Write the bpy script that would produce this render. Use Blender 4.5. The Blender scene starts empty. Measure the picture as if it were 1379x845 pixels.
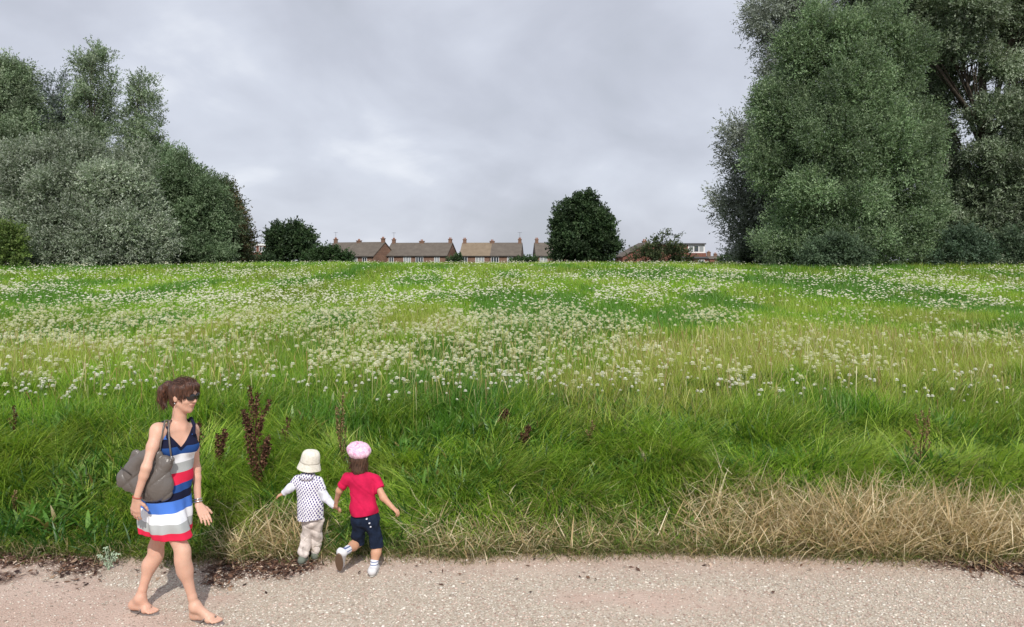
import bpy, math, random
import numpy as np
from mathutils import Vector, Matrix, Euler

R = math.radians
scene = bpy.context.scene
COL = scene.collection

# ------------------------------------------------------------------ camera
CAM_H = 2.5          # metres above the path
FPX = 1042.0         # focal length in photo pixels
HOR = 350.0          # photo row of the horizon
cam_d = bpy.data.cameras.new('camera')
cam_d.sensor_width = 36.0
cam_d.lens = FPX / 1379.0 * 36.0
cam_d.shift_y = (HOR - 422.5) / 1379.0
cam_d.clip_start = 0.1
cam_d.clip_end = 6000
cam = bpy.data.objects.new('camera', cam_d)
cam.location = (0, 0, CAM_H)
cam.rotation_euler = (R(90), 0, 0)
COL.objects.link(cam)
scene.camera = cam

# ------------------------------------------------------------------ light
SUN_EL, SUN_AZ = 43.0, 172.0      # azimuth from +Y clockwise; the sun stands behind the viewer
w = bpy.data.worlds.new("World")
scene.world = w
w.use_nodes = True
nt = w.node_tree
nt.nodes.clear()
wo = nt.nodes.new('ShaderNodeOutputWorld')
bg = nt.nodes.new('ShaderNodeBackground')
bg.inputs['Strength'].default_value = 0.1
sky = nt.nodes.new('ShaderNodeTexSky')
sky.sky_type = 'NISHITA'
sky.sun_disc = False
sky.sun_elevation = R(SUN_EL)
sky.sun_rotation = R(SUN_AZ)
tc = nt.nodes.new('ShaderNodeTexCoord')
sep = nt.nodes.new('ShaderNodeSeparateXYZ')
nt.links.new(tc.outputs['Generated'], sep.inputs[0])
def wmath(op, a, b=None, clamp=False):
    n = nt.nodes.new('ShaderNodeMath'); n.operation = op; n.use_clamp = clamp
    for i, v in enumerate((a, b)):
        if v is None: continue
        if isinstance(v, (int, float)): n.inputs[i].default_value = v
        else: nt.links.new(v, n.inputs[i])
    return n.outputs[0]
zc = wmath('ADD', wmath('MAXIMUM', sep.outputs['Z'], 0.0), 0.55)
cx = wmath('DIVIDE', sep.outputs['X'], zc)
cy = wmath('DIVIDE', sep.outputs['Y'], zc)
cmb = nt.nodes.new('ShaderNodeCombineXYZ')
nt.links.new(cx, cmb.inputs[0]); nt.links.new(cy, cmb.inputs[1])
def wnoise(scale, detail, rough, dist, off=0.0):
    m = nt.nodes.new('ShaderNodeMapping')
    m.inputs['Location'].default_value = (off, off * .7, 3.1 + off)
    m.inputs['Scale'].default_value = (1.0, 1.0, 1)
    nt.links.new(cmb.outputs[0], m.inputs[0])
    n = nt.nodes.new('ShaderNodeTexNoise')
    n.inputs['Scale'].default_value = scale
    n.inputs['Detail'].default_value = detail
    n.inputs['Roughness'].default_value = rough
    n.inputs['Distortion'].default_value = dist
    nt.links.new(m.outputs[0], n.inputs['Vector'])
    return n.outputs['Fac']
n1 = wnoise(1.15, 5, .52, .6, 1.7)
n2 = wnoise(3.6, 7, .5, .35, 8.4)
mixn = wmath('ADD', wmath('MULTIPLY', n1, .62), wmath('MULTIPLY', n2, .38))
cr = nt.nodes.new('ShaderNodeValToRGB')
nt.links.new(mixn, cr.inputs[0])
e = cr.color_ramp.elements
e[0].position = .39; e[0].color = (.43, .452, .515, 1)
e[1].position = .60; e[1].color = (.72, .74, .80, 1)
ee = e.new(.46); ee.color = (.49, .51, .585, 1)
ee = e.new(.54); ee.color = (.575, .60, .68, 1)
up = nt.nodes.new('ShaderNodeMix'); up.data_type = 'RGBA'; up.blend_type = 'MULTIPLY'
up.inputs['Factor'].default_value = 1.0
nt.links.new(cr.outputs[0], up.inputs[6]); up.inputs[7].default_value = (12.1, 12.2, 12.2, 1)
mx = nt.nodes.new('ShaderNodeMix'); mx.data_type = 'RGBA'
mx.inputs['Factor'].default_value = .93
nt.links.new(sky.outputs[0], mx.inputs[6]); nt.links.new(up.outputs[2], mx.inputs[7])
nt.links.new(mx.outputs[2], bg.inputs[0])
nt.links.new(bg.outputs[0], wo.inputs[0])

sd = bpy.data.lights.new('sun', 'SUN')
sd.energy = 3.5
sd.angle = R(0.9)
sd.color = (1.0, .955, .88)
sun = bpy.data.objects.new('sun', sd)
COL.objects.link(sun)
_d = Vector((math.sin(R(SUN_AZ)) * math.cos(R(SUN_EL)), math.cos(R(SUN_AZ)) * math.cos(R(SUN_EL)), math.sin(R(SUN_EL))))
sun.rotation_euler = _d.to_track_quat('Z', 'Y').to_euler()
scene.view_settings.view_transform = 'Standard'
scene.view_settings.look = 'None'
scene.view_settings.exposure = 0.0
scene.view_settings.gamma = 1.0
scene.cycles.max_bounces = 6
scene.cycles.transparent_max_bounces = 6

# ------------------------------------------------------------------ helpers
rng = np.random.default_rng(7)

def tag(o, label=None, cat=None, group=None, kind=None):
    if label: o['label'] = label
    if cat: o['category'] = cat
    if group: o['group'] = group
    if kind: o['kind'] = kind
    return o

def empty(name, loc, label=None, cat=None, group=None, rz=0.0):
    o = bpy.data.objects.new(name, None)
    o.empty_display_size = .2
    o.location = loc
    o.rotation_euler = (0, 0, rz)
    COL.objects.link(o)
    return tag(o, label, cat, group)

def np_mesh(name, V, F, mats, parent=None, col=None, smooth=False, attrs=None, midx=None):
    V = np.asarray(V, np.float32); F = np.asarray(F, np.int32)
    k = F.shape[1]
    me = bpy.data.meshes.new(name)
    me.vertices.add(len(V)); me.vertices.foreach_set('co', V.ravel())
    me.loops.add(F.size); me.loops.foreach_set('vertex_index', F.ravel())
    me.polygons.add(len(F))
    me.polygons.foreach_set('loop_start', np.arange(0, F.size, k, dtype=np.int32))
    if smooth: me.polygons.foreach_set('use_smooth', np.ones(len(F), bool))
    if midx is not None: me.polygons.foreach_set('material_index', np.asarray(midx, np.int32))
    if col is not None:
        a = me.attributes.new('tint', 'FLOAT_COLOR', 'POINT')
        c = np.ones((len(V), 4), np.float32); c[:, :3] = col
        a.data.foreach_set('color', c.ravel())
    for an, av in (attrs or {}).items():
        a = me.attributes.new(an, 'FLOAT', 'POINT')
        a.data.foreach_set('value', np.asarray(av, np.float32))
    me.update(calc_edges=True)
    if not isinstance(mats, (list, tuple)): mats = [mats]
    for m in mats: me.materials.append(m)
    o = bpy.data.objects.new(name, me)
    COL.objects.link(o)
    if parent is not None: o.parent = parent
    return o

class MB:
    """small mesh collector for boxes, tubes and polygons"""
    def __init__(s): s.v = []; s.f = []; s.m = []
    def poly(s, pts, faces, mi=0):
        b = len(s.v); s.v += [tuple(p) for p in pts]
        for f in faces: s.f.append([b + i for i in f]); s.m.append(mi)
    def box(s, x0, x1, y0, y1, z0, z1, mi=0):
        s.poly([(x0,y0,z0),(x1,y0,z0),(x1,y1,z0),(x0,y1,z0),(x0,y0,z1),(x1,y0,z1),(x1,y1,z1),(x0,y1,z1)],
               [(0,3,2,1),(4,5,6,7),(0,1,5,4),(1,2,6,5),(2,3,7,6),(3,0,4,7)], mi)
    def tube(s, pts, rad, n=6, mi=0, cap=True):
        pts = [Vector(p) for p in pts]
        if not isinstance(rad, (list, tuple)): rad = [rad] * len(pts)
        b = len(s.v); prev = None
        for i, p in enumerate(pts):
            t = (pts[min(i + 1, len(pts) - 1)] - pts[max(i - 1, 0)]).normalized()
            ref = prev if prev is not None else (Vector((1, 0, 0)) if abs(t.x) < .8 else Vector((0, 1, 0)))
            u = (ref - t * ref.dot(t)).normalized(); prev = u
            v2 = t.cross(u)
            for j in range(n):
                a = 2 * math.pi * j / n
                s.v.append(tuple(p + (u * math.cos(a) + v2 * math.sin(a)) * rad[i]))
        for i in range(len(pts) - 1):
            for j in range(n):
                s.f.append([b + i*n + j, b + i*n + (j+1) % n, b + (i+1)*n + (j+1) % n, b + (i+1)*n + j]); s.m.append(mi)
        if cap:
            s.f.append([b + j for j in range(n)][::-1]); s.m.append(mi)
            s.f.append([b + (len(pts)-1)*n + j for j in range(n)]); s.m.append(mi)
    def build(s, name, mats, parent=None, smooth=False, bevel=0):
        me = bpy.data.meshes.new(name)
        me.from_pydata(s.v, [], s.f)
        if not isinstance(mats, (list, tuple)): mats = [mats]
        for m in mats: me.materials.append(m)
        me.polygons.foreach_set('material_index', s.m)
        if smooth: me.polygons.foreach_set('use_smooth', [True] * len(s.f))
        me.update()
        o = bpy.data.objects.new(name, me)
        COL.objects.link(o)
        if parent is not None: o.parent = parent
        if bevel:
            b = o.modifiers.new('bevel', 'BEVEL'); b.width = bevel; b.segments = 2
        return o

# ------------------------------------------------------------------ materials
def mat(name, color=(.5, .5, .5), rough=.7, spec=.3, metal=0.0, build=None, sss=0.0):
    m = bpy.data.materials.new(name); m.use_nodes = True
    nt = m.node_tree
    b = nt.nodes['Principled BSDF']
    b.inputs['Base Color'].default_value = (*color, 1)
    b.inputs['Roughness'].default_value = rough
    b.inputs['Specular IOR Level'].default_value = spec
    b.inputs['Metallic'].default_value = metal
    if sss:
        b.inputs['Subsurface Weight'].default_value = sss
        b.inputs['Subsurface Radius'].default_value = (.012, .005, .003)
        b.inputs['Subsurface Scale'].default_value = .6
    if build: build(nt, b)
    return m

def N(nt, typ, **kw):
    n = nt.nodes.new(typ)
    for k, v in kw.items():
        if k in n.inputs.keys(): n.inputs[k].default_value = v
        else: setattr(n, k, v)
    return n

def ramp(nt, fac, stops, interp='LINEAR'):
    c = nt.nodes.new('ShaderNodeValToRGB'); c.color_ramp.interpolation = interp
    e = c.color_ramp.elements
    while len(e) < len(stops): e.new(.5)
    for i, (p, cc) in enumerate(stops):
        e[i].position = p; e[i].color = (*cc, 1)
    nt.links.new(fac, c.inputs[0])
    return c.outputs[0]

def mixc(nt, fac, a, b, mode='MIX'):
    m = nt.nodes.new('ShaderNodeMix'); m.data_type = 'RGBA'; m.blend_type = mode
    for idx, v in ((0, fac), (6, a), (7, b)):
        if isinstance(v, (int, float)): m.inputs[idx].default_value = v
        elif isinstance(v, tuple): m.inputs[idx].default_value = (*v, 1)
        else: nt.links.new(v, m.inputs[idx])
    return m.outputs[2]

def noise(nt, scale, detail=4, rough=.5, dist=0, vec=None, coord='Object'):
    t = nt.nodes.new('ShaderNodeTexCoord')
    n = N(nt, 'ShaderNodeTexNoise', Scale=scale, Detail=detail, Roughness=rough, Distortion=dist)
    nt.links.new(vec if vec is not None else t.outputs[coord], n.inputs['Vector'])
    return n.outputs['Fac']

def bump(nt, b, h, strength=.3, dist=.01):
    n = N(nt, 'ShaderNodeBump', Strength=strength, Distance=dist)
    nt.links.new(h, n.inputs['Height']); nt.links.new(n.outputs[0], b.inputs['Normal'])

def foliage_mat(name, transl=.35, rough=.55, spec=.25, var=.25):
    """leaf / blade material; its colour comes from the 'tint' attribute"""
    m = bpy.data.materials.new(name); m.use_nodes = True
    nt = m.node_tree
    b = nt.nodes['Principled BSDF']; out = nt.nodes['Material Output']
    a = N(nt, 'ShaderNodeAttribute', attribute_name='tint')
    b.inputs['Roughness'].default_value = rough
    b.inputs['Specular IOR Level'].default_value = spec
    nt.links.new(a.outputs['Color'], b.inputs['Base Color'])
    t = nt.nodes.new('ShaderNodeBsdfTranslucent')
    tcol = mixc(nt, 1.0, a.outputs['Color'], (1.15, 1.2, .8), 'MULTIPLY')
    nt.links.new(tcol, t.inputs[0])
    mx = nt.nodes.new('ShaderNodeMixShader'); mx.inputs[0].default_value = transl
    nt.links.new(b.outputs[0], mx.inputs[1]); nt.links.new(t.outputs[0], mx.inputs[2])
    nt.links.new(mx.outputs[0], out.inputs[0])
    return m

M = {}
M['grass'] = foliage_mat('grass_blades', .38, .42, .5)
M['straw'] = foliage_mat('dry_straw', .2, .6, .25)
M['leaf'] = foliage_mat('leaves', .28, .55, .3)
M['petal'] = foliage_mat('petals', .35, .8, .1)
def _bark(nt, b):
    f = noise(nt, 6, 6, .65, .4)
    nt.links.new(ramp(nt, f, [(.3, (.035, .028, .022)), (.7, (.12, .10, .08))]), b.inputs['Base Color'])
    bump(nt, b, f, .8, .05)
M['bark'] = mat('bark', rough=.95, spec=.1, build=_bark)

# ------------------------------------------------------------------ value noise (numpy)
_P = np.random.default_rng(3).random((256, 256)).astype(np.float32)
def vnoise(x, y):
    x = np.asarray(x, np.float64); y = np.asarray(y, np.float64)
    xi = np.floor(x).astype(int); yi = np.floor(y).astype(int)
    fx = x - xi; fy = y - yi
    fx = fx*fx*(3-2*fx); fy = fy*fy*(3-2*fy)
    a = _P[xi & 255, yi & 255]; b = _P[(xi+1) & 255, yi & 255]
    c = _P[xi & 255, (yi+1) & 255]; d = _P[(xi+1) & 255, (yi+1) & 255]
    return (a*(1-fx)+b*fx)*(1-fy) + (c*(1-fx)+d*fx)*fy
def fbm(x, y, oct=4):
    s = 0; amp = .5; tot = 0
    for i in range(oct):
        s = s + amp * vnoise(x * 2**i + 17.3*i, y * 2**i + 5.7*i); tot += amp; amp *= .5
    return s / tot
def sstep(a, b, x):
    t = np.clip((x - a) / (b - a), 0, 1); return t*t*(3-2*t)

# ------------------------------------------------------------------ terrain
_PY = np.array([-60, 6.3, 6.55, 7.0, 7.6, 8.3, 9.0, 9.8, 11, 14, 18, 24, 31, 38, 42, 62, 78, 110, 400, 4000.])
_PZ = np.array([0, 0, .05, .19, .40, .62, .73, .78, .82, .88, .98, 1.15, 1.48, 1.86, 1.98, 2.02, 1.3, -2.0, -2.2, -2.4])
def edge_y(x):            # where grass meets path
    return 6.42 + .30 * (fbm(np.asarray(x)*1.1 + 40, 3.3) - .5) + .12*(vnoise(np.asarray(x)*5+3, 1.5) - .5) + .10 * np.sin(np.asarray(x)*.8 + 1.0) * 0.6
def ground_z(x, y):
    x = np.asarray(x, float); y = np.asarray(y, float)
    e = edge_y(x) - 6.42
    yy = y - e * np.clip(1 - (y - 6.4) / 4, 0, 1)
    z = 0
    for d, wgt in ((-.35, .2), (0, .6), (.35, .2)):
        z = z + wgt * np.interp(yy + d * np.clip((yy - 6.5) * .5, 0, 3), _PY, _PZ)
    m = sstep(6.5, 7.4, yy) * (1 - sstep(60, 120, y))
    z = z + m * ((fbm(x * .55 + 3, y * .8 + 9, 3) - .5) * .30 * (1 - sstep(10, 20, y) * .3) + (fbm(x*1.3, y*2.6+50, 2) - .5) * .26 * (1 - sstep(9.5, 12, y)))
    return z

def X_at(px, Y): return (px - 689.5) * Y / FPX
def Z_at(py, Y): return CAM_H - (py - HOR) * Y / FPX
# ------------------------------------------------------------------ ground sheet
def grid_mesh(name, xs, ys, zf, m, **kw):
    X, Y = np.meshgrid(xs, ys)
    Z = zf(X, Y)
    V = np.stack([X.ravel(), Y.ravel(), Z.ravel()], 1)
    nx, ny = len(xs), len(ys)
    i = (np.arange(ny-1)[:, None] * nx + np.arange(nx-1)[None]).ravel()
    F = np.stack([i, i+1, i+nx+1, i+nx], 1)
    return np_mesh(name, V, F, m, smooth=True, **kw), V
def _soil(nt, b):
    f = noise(nt, 2.2, 6, .6); g = noise(nt, 30, 4, .6)
    c = ramp(nt, f, [(.3, (.022, .035, .010)), (.7, (.05, .075, .018))])
    nt.links.new(mixc(nt, .35, c, ramp(nt, g, [(.35, (.02, .025, .01)), (.65, (.09, .085, .035))])), b.inputs['Base Color'])
    bump(nt, b, g, .8, .03)
M['soil'] = mat('turf_soil', rough=.95, spec=.1, build=_soil)
xs = np.concatenate([[-3500, -1500, -700, -350, -180, -110, -70], np.linspace(-50, -9, 60), np.linspace(-8.7, 8.7, 160), np.linspace(9, 50, 60), [70, 110, 180, 350, 700, 1500, 3500]])
ys = np.concatenate([[-60, -30, -10, 0, 4], np.linspace(5.5, 11, 90), np.linspace(11.2, 45, 120), np.linspace(46, 120, 60), [150, 200, 300, 500, 900, 1800, 4000]])
def _gz(x, y):
    z = ground_z(x, y)
    return np.where(y < 6.2, -.004, z - .004)
g, _ = grid_mesh('ground', xs, ys, _gz, M['soil'])
tag(g, 'grassy embankment rising behind the path', kind='structure')
del g['label']

# ------------------------------------------------------------------ path
def path_z(x, y):
    return (fbm(x*1.3+7, y*1.3+2, 3) - .5) * .03 * (1 - sstep(6.0, 6.3, y)) * sstep(2, 3.5, y) + .012
def dirt_mask(x, y):      # patches of bare soil and litter along the verge
    e = edge_y(x) + .12
    d = e - y
    n = fbm(x*2.2+30, y*3+11, 4)
    a = sstep(-4.6, -3.9, x) * 0
    def win(x0, x1, s=.25): return sstep(x0-s, x0+s, x) * (1 - sstep(x1-s, x1+s, x))
    wgt = win(-9, -3.35) * 1.1 + win(-2.45, -1.62, .16) * 1.1 + win(3.45, 9, .3) * 1.1 + .05
    reach = .95 * (n - .16) + .12
    return np.clip(wgt * (1 - sstep(reach * .45, reach * 1.1, d)) * (.55 + .9 * n), 0, 1)
def grey_mask(x, y):
    n = fbm(x*.8+1.5, y*1.6+4, 4)
    c = np.exp(-((x + .9) / 1.5)**2) * .6 + np.exp(-((x - 1.9) / 1.3)**2) * .55
    return np.clip(sstep(.44, .58, n * .85 + c * .40) * (1 - sstep(5.9, 6.35, y) * .8), 0, 1)
def _path(nt, b):
    a = N(nt, 'ShaderNodeAttribute', attribute_name='dirt'); gr = N(nt, 'ShaderNodeAttribute', attribute_name='grey')
    f = noise(nt, 1.6, 5, .6); fine = noise(nt, 160, 3, .7); med = noise(nt, 45, 3, .6)
    v = N(nt, 'ShaderNodeTexVoronoi', Scale=75.0); t = nt.nodes.new('ShaderNodeTexCoord')
    nt.links.new(t.outputs['Object'], v.inputs['Vector'])
    pink = ramp(nt, f, [(.25, (.47, .33, .26)), (.5, (.55, .41, .335)), (.75, (.64, .51, .43))])
    pink = mixc(nt, .4, pink, ramp(nt, fine, [(.3, (.26, .17, .14)), (.7, (.68, .56, .48))]))
    grey = ramp(nt, v.outputs['Color'], [(.1, (.38, .31, .24)), (.5, (.52, .45, .36)), (.9, (.70, .64, .54))])
    grey = mixc(nt, .35, grey, ramp(nt, med, [(.3, (.26, .21, .16)), (.7, (.58, .51, .42))]))
    base = mixc(nt, gr.outputs['Fac'], pink, grey)
    dirt = ramp(nt, med, [(.3, (.045, .022, .016)), (.6, (.14, .075, .055)), (.8, (.30, .19, .14))])
    nt.links.new(mixc(nt, a.outputs['Fac'], base, dirt), b.inputs['Base Color'])
    h = nt.nodes.new('ShaderNodeMath'); h.operation = 'ADD'
    nt.links.new(v.outputs['Distance'], h.inputs[0]); nt.links.new(med, h.inputs[1])
    bump(nt, b, h.outputs[0], .55, .012)
M['path'] = mat('path_gravel', rough=.95, spec=.15, build=_path)
xs = np.concatenate([[-60, -40, -25, -15], np.linspace(-9, 9, 361), [15, 25, 40, 60]])
nxp = len(xs)
vs = np.concatenate([[-30, -15, -5, 0, 2, 3.5], np.linspace(4.2, 6.3, 60), [6.35]])
X, T = np.meshgrid(xs, vs)
E = edge_y(X) + .10
Yp = np.where(T > 4.2, 4.2 + (T - 4.2) / (6.35 - 4.2) * (E - 4.2), T)
Zp = path_z(X, Yp)
Zp[-1] = ground_z(X[-1], Yp[-1]) - .01
Zp = np.maximum(Zp, np.where(Yp > 6.1, _gz(X, Yp) + .006, Zp)); Zp[-1] -= .03
V = np.stack([X.ravel(), Yp.ravel(), Zp.ravel()], 1)
i = (np.arange(len(vs)-1)[:, None] * nxp + np.arange(nxp-1)[None]).ravel()
F = np.stack([i, i+1, i+nxp+1, i+nxp], 1)
o = np_mesh('path', V, F, M['path'], smooth=True, attrs={'dirt': dirt_mask(V[:, 0], V[:, 1]), 'grey': grey_mask(V[:, 0], V[:, 1])})
o['kind'] = 'structure'
def path_h(x, y): return np.maximum(path_z(x, y), np.where(y > 6.1, _gz(x, y) + .006, -1))

# gravel: small faceted stones on the path
def scatter_stones(n, xr, yr, smin, smax, cols, dens=None, seed=1, flat=.6):
    r = np.random.default_rng(seed)
    x = r.uniform(*xr, n); y = r.uniform(*yr, n)
    if dens is not None:
        k = r.random(n) < dens(x, y); x = x[k]; y = y[k]
    n = len(x)
    s = smin * (smax / smin) ** (r.random(n) ** 1.6)
    octa = np.array([(1,0,0),(0,1,0),(-1,0,0),(0,-1,0),(0,0,1),(0,0,-1),], float)
    c = np.array([(.6,.6,.55),(-.6,.6,.55),(-.6,-.6,.55),(.6,-.6,.55)])
    base = np.vstack([octa, c])
    P = base[None] * (1 + r.normal(0, .16, (n, 10, 1))) * np.stack([s, s * r.uniform(.6, 1, n), s * flat * r.uniform(.6, 1.1, n)], 1)[:, None]
    a = r.uniform(0, 6.283, n); ca, sa = np.cos(a)[:, None], np.sin(a)[:, None]
    Q = P.copy(); Q[..., 0] = P[..., 0]*ca - P[..., 1]*sa; Q[..., 1] = P[..., 0]*sa + P[..., 1]*ca
    Q += np.stack([x, y, path_h(x, y) + s * .15], 1)[:, None]
    f = np.array([(0,6,4),(6,1,4),(1,7,4),(7,2,4),(2,8,4),(8,3,4),(3,9,4),(9,0,4),(0,1,6),(1,2,7),(2,3,8),(3,0,9)])
    F = (f[None] + (np.arange(n) * 10)[:, None, None]).reshape(-1, 3)
    cc = np.asarray(cols)[r.integers(0, len(cols), n)] * r.uniform(.75, 1.2, (n, 1))
    return Q.reshape(-1, 3), F, np.repeat(cc, 10, 0)
def stone_mat(nt, b):
    a = N(nt, 'ShaderNodeAttribute', attribute_name='tint'); nt.links.new(a.outputs['Color'], b.inputs['Base Color'])
M['stone'] = mat('stones', rough=.85, spec=.2, build=stone_mat)
v1, f1, c1 = scatter_stones(90000, (-5.6, 5.6), (4.9, 6.5), .0022, .011,
    [(.50,.37,.31), (.60,.47,.40), (.42,.30,.25), (.56,.50,.42), (.66,.60,.53), (.36,.29,.24)],
    lambda x, y: (.45 + .6 * grey_mask(x, y)) * (y < edge_y(x) + .1), 11)
v2, f2, c2 = scatter_stones(14000, (-5.6, 5.6), (4.9, 6.4), .006, .015,
    [(.60,.54,.46), (.70,.65,.57), (.46,.40,.33), (.52,.42,.35)],
    lambda x, y: .06 + .9 * grey_mask(x, y) ** 1.5, 12)
o = np_mesh('gravel', np.vstack([v1, v2]), np.vstack([f1, f2 + len(v1)]), M['stone'], col=np.vstack([c1, c2]))
tag(o, 'loose pale and pinkish gravel scattered over the path', 'gravel', kind='stuff')

# leaf litter on the bare verge
r = np.random.default_rng(21)
n = 60000
x = r.uniform(-5.6, 5.6, n); y = r.uniform(5.7, 6.7, n)
k = (r.random(n) < dirt_mask(x, y) ** 1.3 * .62 + .0015) & (y < edge_y(x) + .16); x = x[k]; y = y[k]; n = len(x)
L = r.uniform(.008, .030, n); W = L * r.uniform(.15, .55, n)
a = r.uniform(0, 6.283, n)
d = np.stack([np.cos(a), np.sin(a), r.normal(0, .25, n)], 1); sd_ = np.stack([-np.sin(a), np.cos(a), r.normal(0, .35, n)], 1)
c = np.stack([x, y, path_h(x, y) + .004 + r.random(n) * .02], 1)
Q = np.stack([c - d*L[:, None], c + sd_*W[:, None], c + d*L[:, None], c - sd_*W[:, None]], 1)
pal = np.array([(.10,.055,.04), (.17,.095,.06), (.05,.03,.024), (.32,.22,.15), (.55,.42,.32), (.035,.02,.018)])
cc = pal[r.choice(6, n, p=[.3, .25, .2, .12, .05, .08])]
o = np_mesh('leaf_litter', Q.reshape(-1, 3), np.arange(4*n).reshape(n, 4), M['stone'], col=np.repeat(cc, 4, 0))
tag(o, 'brown leaf litter and twigs along the edge of the path', 'leaf litter', kind='stuff')

# ------------------------------------------------------------------ grass
def blades(x, y, z, L, W, th0, th1, ang, col, levels=4, r=None, flat_tip=.1):
    """curved tapering blades; th = angle from vertical at base / added by the tip, ang = lean heading"""
    n = len(x); r = r or rng
    h = np.stack([np.cos(ang), np.sin(ang), np.zeros(n)], 1)
    wa = ang + math.pi/2 + r.normal(0, .7, n)
    wd = np.stack([np.cos(wa), np.sin(wa), np.zeros(n)], 1)
    p = np.stack([x, y, z], 1)
    out = np.empty((n, levels, 2, 3), np.float32)
    wid = np.interp(np.linspace(0, 1, levels), [0, .5, .8, 1], [.8, 1, .6, flat_tip])
    seg = (L / (levels - 1))[:, None]
    for i in range(levels):
        w_ = wd * (W * wid[i] * .5)[:, None]
        out[:, i, 0] = p - w_; out[:, i, 1] = p + w_
        th = (th0 + th1 * ((i + .5) / (levels - 1)))[:, None]
        p = p + seg * (np.cos(th) * np.array([0, 0, 1.]) + np.sin(th) * h)
    b = (np.arange(n) * levels * 2)[:, None, None]
    f = np.array([(2*i, 2*i+1, 2*i+3, 2*i+2) for i in range(levels-1)])[None]
    return out.reshape(-1, 3), (b + f).reshape(-1, 4), np.repeat(col, levels*2, 0)

class Pile:
    def __init__(s): s.V = []; s.F = []; s.C = []; s.n = 0
    def add(s, v, f, c):
        s.V.append(np.asarray(v, np.float32)); s.F.append(np.asarray(f, np.int32) + s.n); s.C.append(np.asarray(c, np.float32)); s.n += len(v)
    def build(s, name, m, parent=None, smooth=False):
        return np_mesh(name, np.vstack(s.V), np.vstack(s.F), m, parent, col=np.vstack(s.C), smooth=smooth)

def pick(r, n, pal, p=None):
    pal = np.asarray(pal); return pal[r.choice(len(pal), n, p=p)]
def roots(r, y0, y1, per_m2, xmargin=1.0, power=1.0):
    w1 = .69 * y1 + xmargin
    n = int(per_m2 * (y1 - y0) * (.69 * (y0 + y1) + 2 * xmargin))
    y = y0 + (y1 - y0) * r.random(n) ** power
    x = r.uniform(-1, 1, n) * w1
    k = np.abs(x) < .69 * y + xmargin
    return x[k], y[k]

# shared fields -----------------------------------------------------
def lush_top(x):            # far edge of the lush bank grass
    return 8.55 + .6 * (fbm(x*.7+9, 2.2, 3) - .5) * 2
def straw_w(x, y):          # how much of the verge is dry straw
    e = edge_y(x)
    d = y - e
    n = fbm(x*1.5+60, y*1.5+8, 3)
    right = sstep(1.35, 1.9, x)
    mid = sstep(-1.1, -.5, x) * (1 - right)
    left = sstep(-2.55, -2.25, x) * (1 - sstep(-1.75, -1.5, x))
    lim = right * (.62 + .25*(n-.5)) + mid * (.30 + .3*(n-.5)) + left * (.38 + .2*(n-.5)) + .05
    return (1 - sstep(lim * .75, lim * 1.1 + .05, d))
def dark_clump(x, y):
    return fbm(x*1.1 + 80, y*1.9 + 31, 3)

pal_lush = [(.21,.36,.03), (.27,.43,.04), (.37,.52,.07), (.10,.21,.02), (.48,.57,.12), (.19,.33,.06)]
_H = np.random.default_rng(77).random((4, 512, 512))
def tuft_hash(x, y, s):
    xx = x + .35*s*np.sin(y/s*1.7); yy = y + .35*s*np.sin(x/s*1.3)
    i = np.floor(xx/s).astype(int) & 511; j = np.floor(yy/s).astype(int) & 511
    return _H[0, i, j], _H[1, i, j], _H[2, i, j]
pile = Pile()
r = np.random.default_rng(101)
# lush front bank: long, combed over
x, y = roots(r, 6.4, 9.6, 8200, 1.5)
e = edge_y(x)
keep = (y > e + .02 + r.random(len(x))*.06) & (y < lush_top(x) + r.normal(0, .15, len(x)))
keep &= r.random(len(x)) > straw_w(x, y) * .60
keep &= r.random(len(x)) < .35 + 1.5 * fbm(x*2.6, y*3.6, 2)
x, y = x[keep], y[keep]
n = len(x)
cl = dark_clump(x, y)
ang = -.9 + (fbm(x*.55+5, y*.9+14, 3) - .5) * 7.5 + r.normal(0, .42, n)
nearness = sstep(0, .9, y - edge_y(x))
t1, t2, t3 = tuft_hash(x, y, .14)
ang = ang + (t1 - .5) * 2.6
L = (.11 + .25 * nearness) * (.5 + .9 * t2) * r.uniform(.6, 1.15, n) * (.75 + .6 * fbm(x*1.7+2, y*2.3, 2)) * (1 - .45*sstep(-.9, .1, y - lush_top(x)))
col = pick(r, n, pal_lush, [.22,.25,.2,.13,.10,.10]) * (.34 + 1.15 * cl + .3 * t3)[:, None] * r.uniform(.75, 1.2, (n, 1))
yel = sstep(.5, .7, fbm(x*.8+33, y*1.2+71, 3))
col = col * (1 - .45*yel[:, None]) + np.array([.36,.46,.06]) * (.45*yel[:, None])
dry = r.random(n) < .03 + .10*(1-nearness) + .12*sstep(.55, .7, fbm(x*1.3+5, y*1.7+61, 3))
col[dry] = pick(r, dry.sum(), [(.40,.33,.15), (.32,.26,.12), (.25,.24,.08)])
pile.add(*blades(x, y, ground_z(x, y) - .02, L, r.uniform(.003, .007, n), r.uniform(.2, .8, n), r.uniform(.6, 2.0, n), ang, col, 5, r))
# understorey: broader dark blades low down
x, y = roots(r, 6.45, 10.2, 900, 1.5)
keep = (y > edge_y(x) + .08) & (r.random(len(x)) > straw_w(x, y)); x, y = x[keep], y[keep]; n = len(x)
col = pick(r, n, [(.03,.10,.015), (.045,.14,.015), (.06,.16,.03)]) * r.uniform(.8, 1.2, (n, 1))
pile.add(*blades(x, y, ground_z(x, y) - .02, r.uniform(.14, .34, n), r.uniform(.010, .020, n), r.uniform(.1, .9, n), r.uniform(.4, 1.3, n), r.uniform(0, 6.28, n), col, 4, r))
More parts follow.
